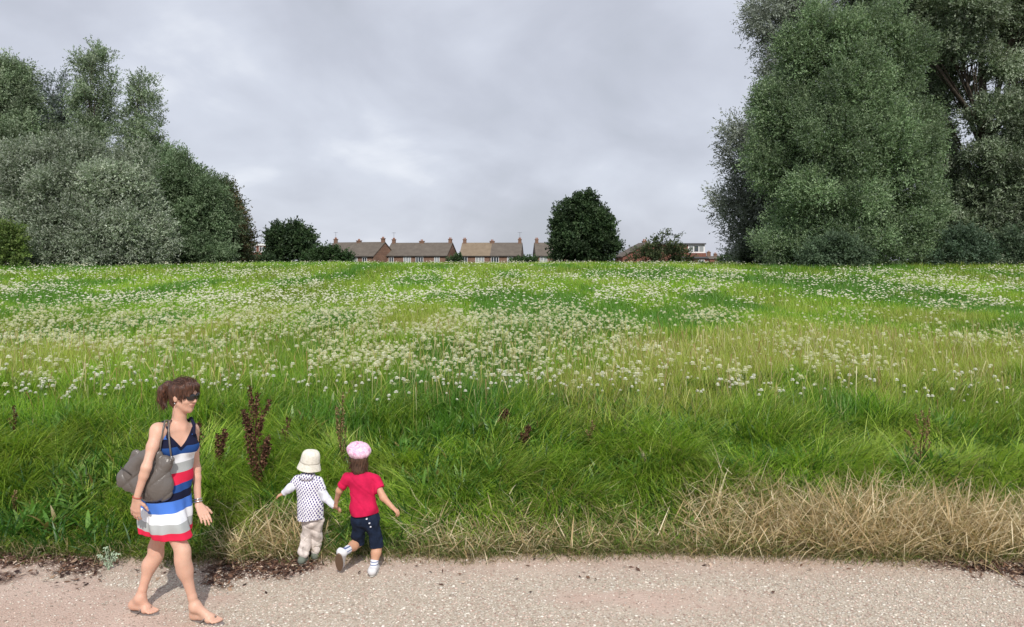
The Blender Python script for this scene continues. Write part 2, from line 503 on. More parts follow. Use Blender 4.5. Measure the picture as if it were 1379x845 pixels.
# scattered broad weed leaves
x, y = roots(r, 6.7, 9.2, 120, 1.5); k = fbm(x*1.5+41, y*1.9+23, 2) > .54; x, y = x[k], y[k]; x = np.repeat(x, 5) + r.normal(0, .03, len(x)*5); y = np.repeat(y, 5) + r.normal(0, .03, len(y)*5); n = len(x)
col = pick(r, n, [(.11,.25,.04), (.16,.31,.05), (.20,.33,.08), (.28,.22,.08)], [.4,.3,.25,.05]) * r.uniform(.8, 1.2, (n, 1))
pile.add(*blades(x, y, ground_z(x, y) + .04, r.uniform(.12, .24, n), r.uniform(.020, .040, n), r.uniform(.1, .9, n), r.uniform(.3, 1.2, n), r.uniform(0, 6.28, n), col, 5, r))
# tall ragged tufts at the shoulder of the bank
x, y = roots(r, 7.2, 9.8, 70, 1.5); tuft = (fbm(x*2.2+90, y*2.2+3, 2) > .56); x, y = x[tuft], y[tuft]
x = np.repeat(x, 16) + r.normal(0, .05, len(x)*16); y = np.repeat(y, 16) + r.normal(0, .05, len(y)*16); n = len(x)
col = pick(r, n, pal_lush + [(.22,.25,.06)]) * r.uniform(.7, 1.2, (n, 1))
pile.add(*blades(x, y, ground_z(x, y), r.uniform(.3, .62, n), r.uniform(.005, .009, n), r.uniform(.05, .5, n), r.uniform(.7, 1.7, n), -.7 + r.normal(0, 1.0, n), col, 5, r))
# short turf fringe over the edge of the path
x = r.uniform(-6.3, 6.3, 30000); y = edge_y(x) + r.normal(.08, .07, len(x)); n = len(x)
k = r.random(n) > dirt_mask(x, y) * .5; x, y = x[k], y[k]; n = len(x)
strw = r.random(n) < .25 + .6*straw_w(x, y)*(x > -2.6)*.6
col = pick(r, n, [(.08,.17,.02), (.11,.2,.03), (.06,.13,.02), (.16,.2,.05)]) * r.uniform(.7, 1.2, (n, 1))
col[strw] = pick(r, strw.sum(), [(.40,.33,.19), (.30,.23,.12), (.48,.42,.27)])
pile.add(*blades(x, y, np.maximum(ground_z(x, y), .01), r.uniform(.04, .15, n), r.uniform(.003, .006, n), r.uniform(.1, .9, n), r.uniform(.3, 1.4, n), r.normal(-1.57, 1.4, n), col, 4, r))
lush = pile.build('lush_grass', M['grass'])
tag(lush, 'long combed-over bright green grass on the near face of the embankment', 'grass', kind='stuff')

# meadow -------------------------------------------------------------
pal_mead = [(.22,.41,.022), (.29,.48,.032), (.14,.32,.020), (.38,.52,.06), (.17,.34,.04)]
pile = Pile()
def meadow(y0, y1, dens, wscale, hmin, hmax, levels, seed):
    r = np.random.default_rng(seed)
    x, y = roots(r, y0, y1, dens, 1.8)
    k = (y > lush_top(x) - .35 + r.normal(0, .2, len(x))); x, y = x[k], y[k]; n = len(x)
    pa = fbm(x*.30+12, y*.13+7, 4); pb = fbm(x*.50+70, y*.17+27, 4); pc = fbm(x*.12+4, y*.10+1, 3)
    col = pick(r, n, pal_mead) * (.46 + 1.02 * pa)[:, None] * r.uniform(.78, 1.22, (n, 1))
    gk = sstep(.50, .60, pb)[:, None] * .75          # greener, darker patches
    col = col * (1 - gk) + np.array([.085,.25,.028]) * gk
    yk = sstep(.52, .66, 1 - pb)[:, None] * (.35 * (1 - sstep(16, 24, y)) + .25)[:, None]        # yellow-straw patches
    col = col * (1 - yk) + np.array([.44,.48,.09]) * yk
    st = r.random(n) < (.035 + .15 * sstep(.50, .66, 1 - pb)) * (1 - .6 * sstep(14, 24, y))
    col[st] = pick(r, st.sum(), [(.48,.41,.18), (.58,.50,.28), (.40,.28,.13), (.42,.42,.15)])
    L = r.uniform(hmin, hmax, n) * (.8 + .5 * pc)
    pile.add(*blades(x, y, ground_z(x, y) - .01, L, wscale * r.uniform(.7, 1.3, n), r.uniform(0, .35, n), r.uniform(.1, 1.1, n), r.uniform(0, 6.283, n), col, levels, r))
meadow(8.2, 11.5, 2600, .005, .16, .38, 4, 201)
meadow(11.5, 15, 1500, .0065, .16, .38, 4, 202)
meadow(15, 21, 720, .009, .16, .38, 3, 203)
meadow(21, 30, 330, .013, .18, .38, 3, 204)
meadow(30, 45, 150, .020, .18, .38, 3, 205)
meadow(45, 66, 60, .030, .2, .40, 3, 206)
r = np.random.default_rng(210)
x, y = roots(r, 8.5, 15, 70, .6); k = (y > lush_top(x)) & (r.random(len(x)) < .25 + 1.2*fbm(x*.5+70, y*.3+27, 3)); x, y = x[k], y[k]; n = len(x)
col = pick(r, n, [(.55,.50,.20), (.42,.36,.16), (.50,.56,.14), (.34,.22,.10), (.62,.58,.34)]) * r.uniform(.8, 1.15, (n, 1))
pile.add(*blades(x, y, ground_z(x, y), r.uniform(.28, .55, n), r.uniform(.004, .009, n), r.uniform(0, .25, n), r.uniform(0, .5, n), r.uniform(0, 6.283, n), col, 4, r, 1.3))
mo = pile.build('meadow_grass', M['grass'])
tag(mo, 'upright yellow-green meadow grass covering the top of the embankment', 'grass', kind='stuff')

# dry straw ------------------------------------------------------------
pile = Pile(); r = np.random.default_rng(301)
x = r.uniform(-6.4, 6.4, 66000); y = edge_y(x) + r.random(len(x)) * 1.0
k = r.random(len(x)) < straw_w(x, y) * (.35 + 1.3*fbm(x*2+4, y*3+2, 2)) * (.08 + .22 * sstep(-1.3, -.6, x) + .26 * sstep(1.4, 1.9, x) + .45 * (sstep(-2.55, -2.3, x) * (1-sstep(-1.8, -1.6, x)))); x, y = x[k], y[k]; n = len(x)
tall = .13 + .10 * sstep(-1.2, -.4, x) + .15 * sstep(1.4, 1.9, x) + .12 * (sstep(-2.55, -2.3, x) * (1-sstep(-1.8, -1.6, x)))
pal_s = [(.62,.49,.28), (.52,.38,.20), (.72,.61,.40), (.42,.30,.15), (.66,.56,.38), (.30,.30,.11)]
col = pick(r, n, pal_s) * r.uniform(.7, 1.15, (n, 1))
tall = tall * (.55 + .95*fbm(x*1.1+8, y*1.5+2, 3))
pile.add(*blades(x, y, ground_z(x, y) - .01, tall * r.uniform(.6, 1.5, n), r.uniform(.003, .007, n), r.uniform(.0, .9, n), r.uniform(.1, 1.9, n), np.where(r.random(n) < .5, r.normal(0, .6, n), r.normal(3.14, .6, n)), col, 5, r))
# criss-crossing bent reeds
m_ = 1900
x = np.where(r.random(m_) < .72, r.uniform(1.6, 5.6, m_), np.where(r.random(m_) < .6, r.uniform(-.9, 1.6, m_), r.uniform(-2.4, -1.6, m_)))
y = edge_y(x) + .02 + r.random(m_) * .45; n = m_
col = pick(r, n, [(.68,.56,.35), (.76,.65,.45), (.58,.44,.25)]) * r.uniform(.85, 1.15, (n, 1))
ht = np.where(x > 1.6, .70, .50) * (.5 + 1.1*fbm(x*1.1+8, y*1.5+2, 3))
pile.add(*blades(x, y, ground_z(x, y) - .01, ht * r.uniform(.3, .78, n), r.uniform(.006, .014, n), r.uniform(.1, 1.15, n), r.uniform(-.1, 1.2, n) * (r.random(n) < .6), np.where(r.random(n) < .5, r.normal(-.1, .4, n), r.normal(3.3, .4, n)), col, 6, r))
# broken, half-fallen pieces tangled through the reeds
x = np.concatenate([r.uniform(1.5, 5.6, 2600), r.uniform(-.9, 1.6, 900), r.uniform(-2.5, -1.6, 500)]); y = edge_y(x) + .03 + r.random(len(x))*.5; n = len(x)
col = pick(r, n, [(.66,.54,.33), (.74,.64,.44), (.50,.38,.21), (.36,.26,.14)]) * r.uniform(.8, 1.15, (n, 1))
hh = np.where(x > 1.5, .34, .16) * (.4 + 1.1*fbm(x*1.1+8, y*1.5+2, 3))
pile.add(*blades(x, y, ground_z(x, y) + hh*r.random(n), r.uniform(.10, .32, n), r.uniform(.004, .011, n), r.uniform(.9, 1.9, n), r.uniform(-.4, .6, n), r.uniform(0, 6.28, n), col, 4, r))
# green blades growing through the straw
x = r.uniform(-2.6, 5.8, 9000); y = edge_y(x) + .02 + r.random(len(x))*.5; k = r.random(len(x)) < .2 + sstep(.45, .62, fbm(x*1.6+3, y*2+19, 3)); x, y = x[k], y[k]; n = len(x)
col = pick(r, n, [(.20,.33,.06), (.14,.26,.04), (.28,.36,.10)]) * r.uniform(.8, 1.15, (n, 1))
pile.add(*blades(x, y, ground_z(x, y) - .01, r.uniform(.1, .34, n), r.uniform(.003, .007, n), r.uniform(.1, .8, n), r.uniform(.3, 1.6, n), r.uniform(0, 6.28, n), col, 5, r))
so = pile.build('dry_grass', M['straw'])
tag(so, 'dry straw-coloured grass and bent reeds at the foot of the bank', 'dry grass', kind='stuff')

# ------------------------------------------------------------------ white flowers
def flower_density(x, y):
    a = fbm(x*.30+3, y*.14+40, 4); b = fbm(x*.9+13, y*.55+4, 4)
    base = sstep(.455, .565, a*.55 + b*.45)
    front = np.exp(-((y - 11.6)/1.0)**2) * sstep(-4.3, -3.6, x) * (1 - sstep(.6, 1.1, x)) * sstep(.42, .55, b) * 1.6
    front2 = np.exp(-((y - 12.8)/.9)**2) * sstep(5.2, 6, x) * sstep(.4, .55, b) * 1.4
    left = np.exp(-((x + .55*y)/(.16*y))**2) * .5
    return np.clip(base * (.32 + .68*sstep(11, 16, y)) + front + front2 + left*.5 + .05, 0, 1)
ico_v = []; ico_f = []
def head_mesh(nring=9, layers=3, rr=1.0):
    """a fluffy flower head: rings of narrow pointed florets, unit radius"""
    V = []; F = []
    rr_ = random.Random(5)
    for l in range(layers):
        el = (-.25, .35, .95)[l]; m = (nring, nring - 1, nring - 4)[l]
        for j in range(m):
            a = 2*math.pi*(j + .5*l)/m + rr_.uniform(-.15, .15)
            d = Vector((math.cos(a)*math.cos(el), math.sin(a)*math.cos(el), math.sin(el)*.8))
            s = d.cross(Vector((0, 0, 1))).normalized()
            u = s.cross(d)
            b = len(V); c0 = d*.15; c1 = d*.65 + u*.08; c2 = d*rr_.uniform(.9, 1.1)
            V += [c0, c1 + s*.36, c2, c1 - s*.36]; F.append((b, b+1, b+2, b+3))
    return np.array([tuple(v) for v in V]), np.array(F)
hv, hf = head_mesh()
pile = Pile(); stems = Pile(); r = np.random.default_rng(401)
allx, ally = [], []
for (y0, y1, dens) in ((8.6, 13, 95), (13, 18, 80), (18, 26, 50), (26, 36, 24), (36, 58, 5)):
    x, y = roots(r, y0, y1, dens*.44, 1.5)
    nc = 1 + r.poisson(1.8, len(x)); cs_ = .05 + .05*(y > 14)
    x = np.repeat(x, nc) + r.normal(0, 1, nc.sum())*np.repeat(cs_, nc); y = np.repeat(y, nc) + r.normal(0, 1, nc.sum())*np.repeat(cs_, nc)
    k = (r.random(len(x)) < flower_density(x, y)) & (y > lush_top(x) + .1); allx.append(x[k]); ally.append(y[k])
x = np.concatenate(allx); y = np.concatenate(ally)
order = np.argsort(y + r.normal(0, .05, len(y))); x = x[order]; y = y[order]
inview = np.abs(x) < .655 * y
near = np.zeros(len(x), bool); near[np.where(inview)[0][:285]] = True
fx, fy = x[near], y[near]; x, y = x[~near], y[~near]; n = len(x)
H = r.uniform(.20, .42, n); s = .015 + .032*r.random(n)**1.5 * (1 + .45*sstep(16, 30, y))
z = ground_z(x, y) + H
far = y > 20
for msk, lo in ((~far, False), (far, True)):
    xx, yy, zz, ss = x[msk], y[msk], z[msk], s[msk]; m_ = len(xx)
    if lo:
        bv = np.array([(1,0,0),(.3,.95,.1),(-.8,.58,0),(-.8,-.58,.1),(.3,-.95,0),(0,0,.75),(0,0,-.3)]); bf = np.array([(0,1,5),(1,2,5),(2,3,5),(3,4,5),(4,0,5)])
    else: bv, bf = hv, hf
    a = r.uniform(0, 6.28, m_)[:, None]
    P = np.empty((m_, len(bv), 3))
    P[..., 0] = (bv[:, 0]*np.cos(a) - bv[:, 1]*np.sin(a)); P[..., 1] = (bv[:, 0]*np.sin(a) + bv[:, 1]*np.cos(a)); P[..., 2] = bv[:, 2]
    P = P * ss[:, None, None] + np.stack([xx, yy, zz], 1)[:, None]
    Fq = (bf[None] + (np.arange(m_)*len(bv))[:, None, None]).reshape(-1, bf.shape[1])
    if Fq.shape[1] == 3: Fq = np.hstack([Fq, Fq[:, 2:3]])
    c = pick(r, m_, [(.80,.79,.66), (.76,.75,.58), (.84,.83,.74), (.68,.69,.46)] if not lo else [(.72,.71,.56), (.64,.64,.46), (.78,.76,.64), (.56,.58,.35)])
    if lo:
        Fq = Fq[:, :3]
        o = np_mesh('distant_flowers', P.reshape(-1, 3), Fq, M['petal'], col=np.repeat(c, len(bv), 0))
        tag(o, 'countless distant white flower heads speckling the far meadow', 'wildflowers', kind='stuff')
    else:
        o = np_mesh('meadow_flowers', P.reshape(-1, 3), Fq, M['petal'], col=np.repeat(c, len(bv), 0))
        tag(o, 'drifts of white flower heads in the middle of the meadow', 'wildflowers', kind='stuff')
# the nearest heads, each a thing of its own
M['stem'] = mat('green_stem', (.12, .20, .05), .7)
M['white_petal'] = mat('white_petal', (.80, .80, .70), .8, .1)
sc_ = .024
hm = np_mesh('flower_head', hv * sc_ + np.array([0, 0, .36]), hf, M['white_petal'])
mb = MB(); mb.tube([(0, 0, -.02), (.01, .005, .18), (0, 0, .36)], .0022, 4)
sm = mb.build('stem', M['stem'])
proto_root = None
FL = 'round white flower head on a thin stem at the near edge of the meadow'
for i in range(len(fx)):
    rt = empty('meadow_flower', (fx[i], fy[i], float(ground_z(fx[i], fy[i]))), FL, 'wildflower', 'white flowers at the near edge of the meadow', rz=float(r.uniform(0, 6.28)))
    s_ = float(r.uniform(.72, 1.2)); rt.scale = (s_, s_, s_)
    a_ = hm if i == 0 else hm.copy(); b_ = sm if i == 0 else sm.copy()
    if i: COL.objects.link(a_); COL.objects.link(b_)
    a_.parent = rt; b_.parent = rt
# ------------------------------------------------------------------ trees
def crown_leaves(lobes, leaf_len, leaf_w, sprays_per_m2, pal, r, up=.35, droop=0.0, leaves=14, spray=(.5, .9), flip=0.0, flip_col=(.3,.34,.3), lowcut=None):
    """lobes: (cx,cy,cz, rx,ry,rz, density). Sprays of leaves spread through each lobe, mostly near its skin."""
    V = []; C = []; sub = []
    for (cx, cy, cz, rx, ry, rz, dn) in lobes:
        m = max(8, int(14 + 2.3*rx*rz)); d = r.normal(0, 1, (m, 3)); d /= np.linalg.norm(d, axis=1)[:, None]
        q = r.uniform(.40, 1.08, m)[:, None]; cs = r.uniform(.14, .27, m) * (1 + .8/(rx + .5)); tn_ = r.uniform(.62, 1.38, m)
        cc = np.array([cx, cy, cz]) + d*q*np.array([rx, ry, rz])*.88
        for j in range(m): sub.append((*cc[j], rx*cs[j]*1.1, ry*cs[j]*1.1, rz*cs[j]*r.uniform(1.0, 1.6), dn*CLD, d[j], tn_[j]))
    for (cx, cy, cz, rx, ry, rz, dn, outd, tn) in sub:
        area = 4*math.pi*((rx*ry)**1.6/3 + (rx*rz)**1.6/3 + (ry*rz)**1.6/3)**(1/1.6)
        n = int(area * sprays_per_m2 * dn)
        d = r.normal(0, 1, (n, 3)); d /= np.linalg.norm(d, axis=1)[:, None]
        rad = np.clip(1 - np.abs(r.normal(0, .30, n)), .2, 1) * (1 + .0*d[:, 0])
        # lumpy skin
        lump = .82 + .36 * fbm(d[:, 0]*2.3 + cx*1.7 + d[:, 2]*1.1, d[:, 1]*2.3 + cz + d[:, 2]*2.0, 3)
        rad = rad * lump
        rad *= 1 + (r.random(n) < .07 + RAG) * r.uniform(.03, .16 + 1.6*RAG, n)
        p = np.array([cx, cy, cz]) + d * rad[:, None] * np.array([rx, ry, rz])
        if lowcut is not None:
            p = p[p[:, 2] > lowcut(p[:, 0], p[:, 1])] if callable(lowcut) else p[p[:, 2] > lowcut]
            d = d[:len(p)] if len(p) != len(d) else d
            dd = p - np.array([cx, cy, cz]); d = dd / (np.linalg.norm(dd, axis=1)[:, None] + 1e-6); n = len(p)
        ax = d * .5 + outd * .5 + np.array([0, 0, up - droop]) + r.normal(0, .45, (n, 3)); ax /= np.linalg.norm(ax, axis=1)[:, None]
        L = r.uniform(*spray, n)
        tone = r.uniform(.78, 1.22, n) * (.8 + .4*fbm(p[:, 0]*.9, p[:, 2]*.9 + p[:, 1]*.5, 3))
        base_c = pick(r, n, pal) * tn * tone[:, None]
        t = (np.arange(leaves) + .5)/leaves
        P = p[:, None] + ax[:, None] * (L[:, None] * t)[..., None]
        P[..., 2] -= droop * (L[:, None] * t**2) * .8
        P += r.normal(0, .035, P.shape)
        n2 = n * leaves
        P = P.reshape(-1, 3)
        ld = np.repeat(ax, leaves, 0) * .7 + r.normal(0, .6, (n2, 3)); ld[:, 2] -= droop*.6; ld /= np.linalg.norm(ld, axis=1)[:, None]
        sdv = np.cross(ld, r.normal(0, 1, (n2, 3))); sdv /= np.linalg.norm(sdv, axis=1)[:, None] + 1e-6
        ll = (leaf_len * r.uniform(.6, 1.25, n2))[:, None]; lw = (leaf_w * r.uniform(.7, 1.2, n2))[:, None] * .5
        V.append(np.stack([P, P + ld*ll*.45 + sdv*lw, P + ld*ll, P + ld*ll*.45 - sdv*lw], 1).reshape(-1, 3))
        c = np.repeat(base_c, leaves, 0) * r.uniform(.85, 1.15, (n2, 1))
        if flip:
            k = r.random(n2) < flip
            c[k] = np.array(flip_col) * r.uniform(.75, 1.15, (k.sum(), 1))
        C.append(np.repeat(c, 4, 0))
    V = np.vstack(V); C = np.vstack(C)
    return V, np.arange(len(V)).reshape(-1, 4), C

CLD = .85
RAG = .0
LEAFX, DENSX, TRX = 1.25, 2.4, .6
def tree(name, label, cat, px, Y, lobes, pal, leaf=(.13, .04), dens=9, trunk_r=.25, group=None, seed=1, limbs=True, up=.35, droop=0., leaves=14, spray=(.5, .9), flip=0., flip_col=(.3,.34,.3), fork=.25, twigs=0, ragged=.06):
    """lobes given as (px, py, rx_px, rz_px, depth_offset_m, depth_radius_factor, density) seen from the path, turned into metres at distance Y"""
    r = np.random.default_rng(seed)
    bx = X_at(px, Y); bz = float(ground_z(bx, Y)) - .05
    root = empty(name, (bx, Y, bz), label, cat, group)
    W3 = []
    global RAG
    RAG = ragged
    for (lx, ly, rx, rz, dy, fy, dn) in lobes:
        D = Y + dy; s = D / FPX
        W3.append((X_at(lx, D) - bx, dy, Z_at(ly, D) - bz, rx*s, rx*s*fy, rz*s, dn))
    low = lambda x, y: np.full_like(x, .03) + 0*y
    v, f, c = crown_leaves(W3, leaf[0]*LEAFX, leaf[1]*LEAFX*1.25, dens*DENSX, pal, r, up, droop, leaves, spray, flip, flip_col, low)
    np_mesh('crown', v, f, M['leaf'], root, col=c)
    mb = MB(); rr = random.Random(seed)
    top = max(W3, key=lambda q: q[2] - abs(q[0])*.6)
    hgt = max(.6, top[2])
    tp = Vector((top[0]*.8, top[1]*.8, hgt))
    pts = []; rad = []
    for i in range(7):
        t = i/6
        p = Vector((0, 0, 0)).lerp(tp, t); p.x += math.sin(t*5 + seed)*.06*hgt*.3*t*(1-t)*4; p.y += math.cos(t*4+seed)*.05*hgt*.3*t*(1-t)*4
        pts.append(p); rad.append(trunk_r*TRX*(1 - t*.88)*(1.25 if i == 0 else 1))
    mb.tube(pts, rad, 8)
    if limbs:
        mains = []
        stepm = 1 if len(W3) <= 9 else 3
        for qi, q in enumerate(W3):
            c3 = Vector(q[:3])
            if qi % stepm:
                # side limb: leaves the nearest main limb
                en0 = min(mains, key=lambda z: (z[1] - c3).length)
                s0 = en0[0].lerp(en0[1], .55); md = s0.lerp(c3, .5) + Vector((rr.uniform(-.3, .3), rr.uniform(-.3, .3), .3))
                rs = en0[2]*.45
                mb.tube([s0, md, c3], [rs, rs*.7, rs*.35], 6)
                for j in range(3 + twigs//2):
                    d = Vector((rr.gauss(0, 1), rr.gauss(0, 1), rr.gauss(.2, .8))).normalized()
                    en = c3 + Vector((d.x*q[3], d.y*q[4], d.z*q[5]))*rr.uniform(.6, .92); en.z = max(en.z, .1)
                    st = md.lerp(c3, rr.random()); m2 = st.lerp(en, .5) + Vector((0, 0, .1))*(en-st).length
                    mb.tube([st, m2, en], [rs*.4, rs*.25, rs*.08], 5)
                continue
            t0 = min(.75, max(fork*.5, (c3.z/hgt)*.55 - .05)); k = t0*6; a = int(k); s0 = pts[a].lerp(pts[min(a+1, 6)], k-a)
            r0 = trunk_r*TRX*(1-t0*.88)*.55
            mid = s0.lerp(c3, .5) + Vector((rr.uniform(-.3, .3), rr.uniform(-.3, .3), rr.uniform(.1, .5)))*min(1.0, (c3-s0).length*.3)
            mb.tube([s0, mid, c3], [r0, r0*.6, r0*.28], 6); mains.append((mid, c3, r0*.8))
            nb = 5 + twigs
            for j in range(nb):
                d = Vector((rr.gauss(0, 1), rr.gauss(0, 1), rr.gauss(.2, .8))).normalized()
                en = c3 + Vector((d.x*q[3], d.y*q[4], d.z*q[5]))*rr.uniform(.6, .92)
                if en.z < .1: en.z = .1
                st = s0.lerp(mid, rr.random()) if rr.random() < .3 else mid.lerp(c3, rr.random())
                md = st.lerp(en, .5) + Vector((0, 0, rr.uniform(-.05, .2)))*(en-st).length
                mb.tube([st, md, en], [r0*.32, r0*.2, r0*.06], 5)
    mb.build('trunk', M['bark'], root, smooth=True)
    return root

silver = [(.25,.31,.215), (.31,.36,.27), (.18,.235,.15), (.38,.42,.34)]
greyg = [(.19,.255,.155), (.23,.295,.19), (.14,.20,.11), (.28,.34,.23)]
green = [(.14,.205,.11), (.17,.24,.135), (.10,.16,.08), (.21,.275,.17)]
dark = [(.036,.068,.028), (.05,.088,.036), (.026,.05,.022), (.07,.11,.05)]
olive = [(.07,.10,.035), (.055,.085,.03), (.095,.115,.045), (.10,.075,.035)]
rgreen = [(.165,.245,.125), (.205,.29,.155), (.12,.19,.09), (.25,.33,.19)]
GL = 'willows and trees at the left of the field'
GR = 'big trees at the right of the field'
# left group, back to front
tree('tree', 'tall green tree whose rounded top is cut by the left edge of the photo', 'tree', -15, 54,
     [(5,88,16,14,0,.9,.6), (28,105,18,14,.5,.9,.6), (-10,100,24,20,0,.9,.8), (8,130,40,34,0,.9,.8), (-20,190,75,70,0,.9,1), (20,210,60,60,-1,.9,1), (-20,280,80,70,0,.8,1)], greyg, (.15,.045), 9, .35, GL, 11)
tree('tree', 'pale feathery tree with a blunt top between the left-edge tree and the tallest spire', 'tree', 72, 60,
     [(72,118,18,24,0,.9,.3), (84,150,22,26,0,.9,.35), (62,175,30,34,0,.9,.45), (80,240,55,60,0,.9,.7)], [(.10,.13,.11), (.12,.15,.13), (.08,.11,.085)], (.15,.04), 8, .25, GL, 12, twigs=4)
tree('tree', 'tallest narrow upright willow spire on the left with sky showing round its stem', 'tree', 122, 55,
     [(127,70,9,9,0,.9,.5), (112,84,11,12,.3,.9,.5), (141,86,12,12,-.3,.9,.45), (124,100,18,14,.5,.9,.5), (101,116,9,9,0,.9,.4), (150,113,9,11,0,.9,.4), (128,126,24,14,-.5,.9,.55), (110,148,22,15,0,.9,.55), (142,150,18,16,.4,.9,.5), (125,178,30,20,0,.9,.6), (125,235,45,50,0,.9,.8)], greyg, (.14,.042), 10, .25, GL, 13, up=.6, twigs=6)
tree('tree', 'second narrow willow spire, just right of the tallest one', 'tree', 182, 53,
     [(188,113,9,7,0,.9,.5), (204,117,7,8,.3,.9,.4), (176,127,10,10,.3,.9,.45), (194,134,14,12,0,.9,.5), (208,150,9,12,-.4,.9,.45), (180,156,15,15,.5,.9,.5), (197,176,18,17,0,.9,.55), (166,178,12,14,0,.9,.5), (188,200,26,22,0,.9,.6), (205,215,20,32,0,.9,.7), (190,260,45,50,0,.9,.8)], greyg, (.14,.042), 10, .25, GL, 14, up=.5, twigs=6)
tree('willow', 'broad dull green willow sloping down to the right behind the silver one', 'willow', 248, 50,
     [(212,225,20,26,1,.9,.9), (240,232,14,16,.5,.9,.7), (262,245,14,16,.5,.9,.7), (290,262,14,14,0,.9,.7), (215,245,30,42,1,.9,1), (240,248,26,36,0,.9,1), (262,262,26,34,.5,.9,1), (235,300,45,52,0,.9,1), (270,305,34,50,-.5,.9,1), (282,283,20,34,0,.9,.9), (235,338,40,22,-1,.8,1), (270,342,34,16,-1,.8,1)], green, (.14,.042), 10, .3, GL, 15)
tree('tree', 'dark tree with rusty brown edge ending the left row beside the houses', 'tree', 305, 54,
     [(298,285,24,30,0,.9,1), (316,300,20,32,.5,.9,.95), (322,325,14,26,0,.9,.9), (300,325,32,34,0,.9,1), (285,310,26,44,0,.9,1), (300,346,32,14,0,.8,1)], [(.085,.12,.06), (.11,.14,.07), (.15,.115,.06), (.10,.105,.055)], (.14,.05), 10, .25, GL, 16)
tree('willow', 'big bushy silver-grey willow filling the left foreground of the tree row', 'willow', 95, 46,
     [(45,230,48,42,0,.8,1), (110,225,50,42,.5,.8,1), (70,262,52,52,-1.5,.8,1.05), (140,268,50,54,-1,.8,1.05), (30,300,52,56,-1,.8,1), (95,315,56,42,-2,.7,1), (155,318,54,40,-1.5,.7,1), (182,275,36,58,-.5,.8,1), (205,320,30,38,-1,.8,1), (10,255,36,48,0,.8,1), (60,340,50,22,-2,.7,1), (120,342,50,20,-2,.7,1), (185,344,40,18,-1,.7,1)], silver, (.13,.04), 10, .4, GL, 17, flip=.20, flip_col=(.36,.40,.34))
tree('bush', 'small yellow-green bush at the left edge below the silver willow', 'bush', 8, 41,
     [(4,322,18,20,0,.8,.9), (16,338,16,18,0,.8,.9), (-6,340,20,20,0,.8,1), (22,318,6,14,0,.8,.5)], [(.14,.21,.05), (.11,.18,.045), (.17,.23,.07)], (.12,.045), 11, .08, None, 18, spray=(.3,.6))
# middle
GM = 'bushes in front of the houses'
tree('bush', 'dark ragged-topped bush hiding the house left of the first brown roof', 'bush', 385, 95,
     [(371,322,14,14,0,.8,.9), (387,326,22,20,0,.8,1), (405,326,16,20,0,.8,.9), (380,344,22,12,0,.8,1), (412,342,16,12,0,.8,1), (372,312,5,8,0,.8,.7), (400,312,5,8,0,.8,.7)], dark, (.28,.12), 3.6, .18, GM, 21, spray=(.6,1.3), leaves=11)
tree('bush', 'low rounded green bush against the brown-roofed house furthest left', 'bush', 445, 92,
     [(428,347,14,8,0,.8,1), (446,344,17,9,0,.8,1), (462,348,10,6,0,.8,1)], [(.045,.09,.03), (.06,.11,.04), (.035,.07,.025)], (.25,.11), 4.2, .12, GM, 22, spray=(.5,1.0), leaves=11)
tree('bush', 'dark scrubby hedge bush below the small upper-storey window at the tree row end', 'bush', 342, 80,
     [(335,354,14,5,0,.8,1), (350,353,12,6,0,.8,1), (362,352,8,6,0,.8,1)], dark, (.22,.09), 5, .08, GM, 23, spray=(.4,.8), leaves=11)
tree('tree', 'round dark green tree standing alone between the houses', 'tree', 787, 70,
     [(790,270,12,9,0,.9,.9), (775,276,12,9,.3,.9,.9), (786,284,20,15,0,.9,1), (763,284,12,11,.4,.9,.9), (805,291,13,13,-.4,.9,.95), (787,303,26,20,0,.9,1), (759,304,15,14,0,.9,.95), (817,309,13,13,.3,.9,.9), (770,322,22,18,-.6,.9,1), (806,325,22,18,-.5,.9,1), (753,328,11,13,0,.9,.95), (822,331,10,13,0,.9,.95), (787,338,30,14,-.4,.9,1), (762,345,16,9,0,.9,1), (812,345,16,9,0,.9,1)], dark, (.17,.085), 7, .3, None, 24, ragged=.16, spray=(.4,.8), leaves=12)
tree('bush', 'sprawling thin bush with arching branches in front of the flat-roofed brick house', 'bush', 885, 82,
     [(895,345,30,13,0,.8,.8), (870,348,20,10,0,.8,.6), (915,348,18,10,0,.8,.7), (888,327,14,6,0,.8,.55), (905,318,10,3.5,0,.8,.45), (880,334,9,6,0,.8,.5), (855,341,9,6,0,.8,.35), (846,333,4,3,0,.8,.3)], [(.06,.085,.035), (.085,.11,.045), (.045,.065,.03)], (.2,.08), 3.2, .10, GM, 25, ragged=.2, spray=(.5,1.0), leaves=10, twigs=5)
tree('bush', 'small mid-green bush in the gap right of the houses', 'bush', 982, 95,
     [(980,351,14,6,0,.8,1), (990,350,8,6,0,.8,1)], [(.05,.10,.03), (.07,.13,.04)], (.22,.1), 5, .08, GM, 26, spray=(.4,.7), leaves=10)
tree('bush', 'tiny green bush in the gap between two brown-roofed houses', 'bush', 612, 110,
     [(610,352,8,5,0,.8,1), (617,351,5,5,0,.8,1)], [(.05,.09,.035), (.07,.12,.05)], (.22,.1), 5, .06, GM, 27, spray=(.4,.7), leaves=10)
tree('bush', 'low green hedge bush at the foot of the house beside the round dark tree', 'bush', 710, 100,
     [(700,354,10,4,0,.8,1), (714,353,10,5,0,.8,1)], [(.05,.09,.035), (.06,.11,.04)], (.22,.1), 5, .06, GM, 28, spray=(.4,.7), leaves=10)
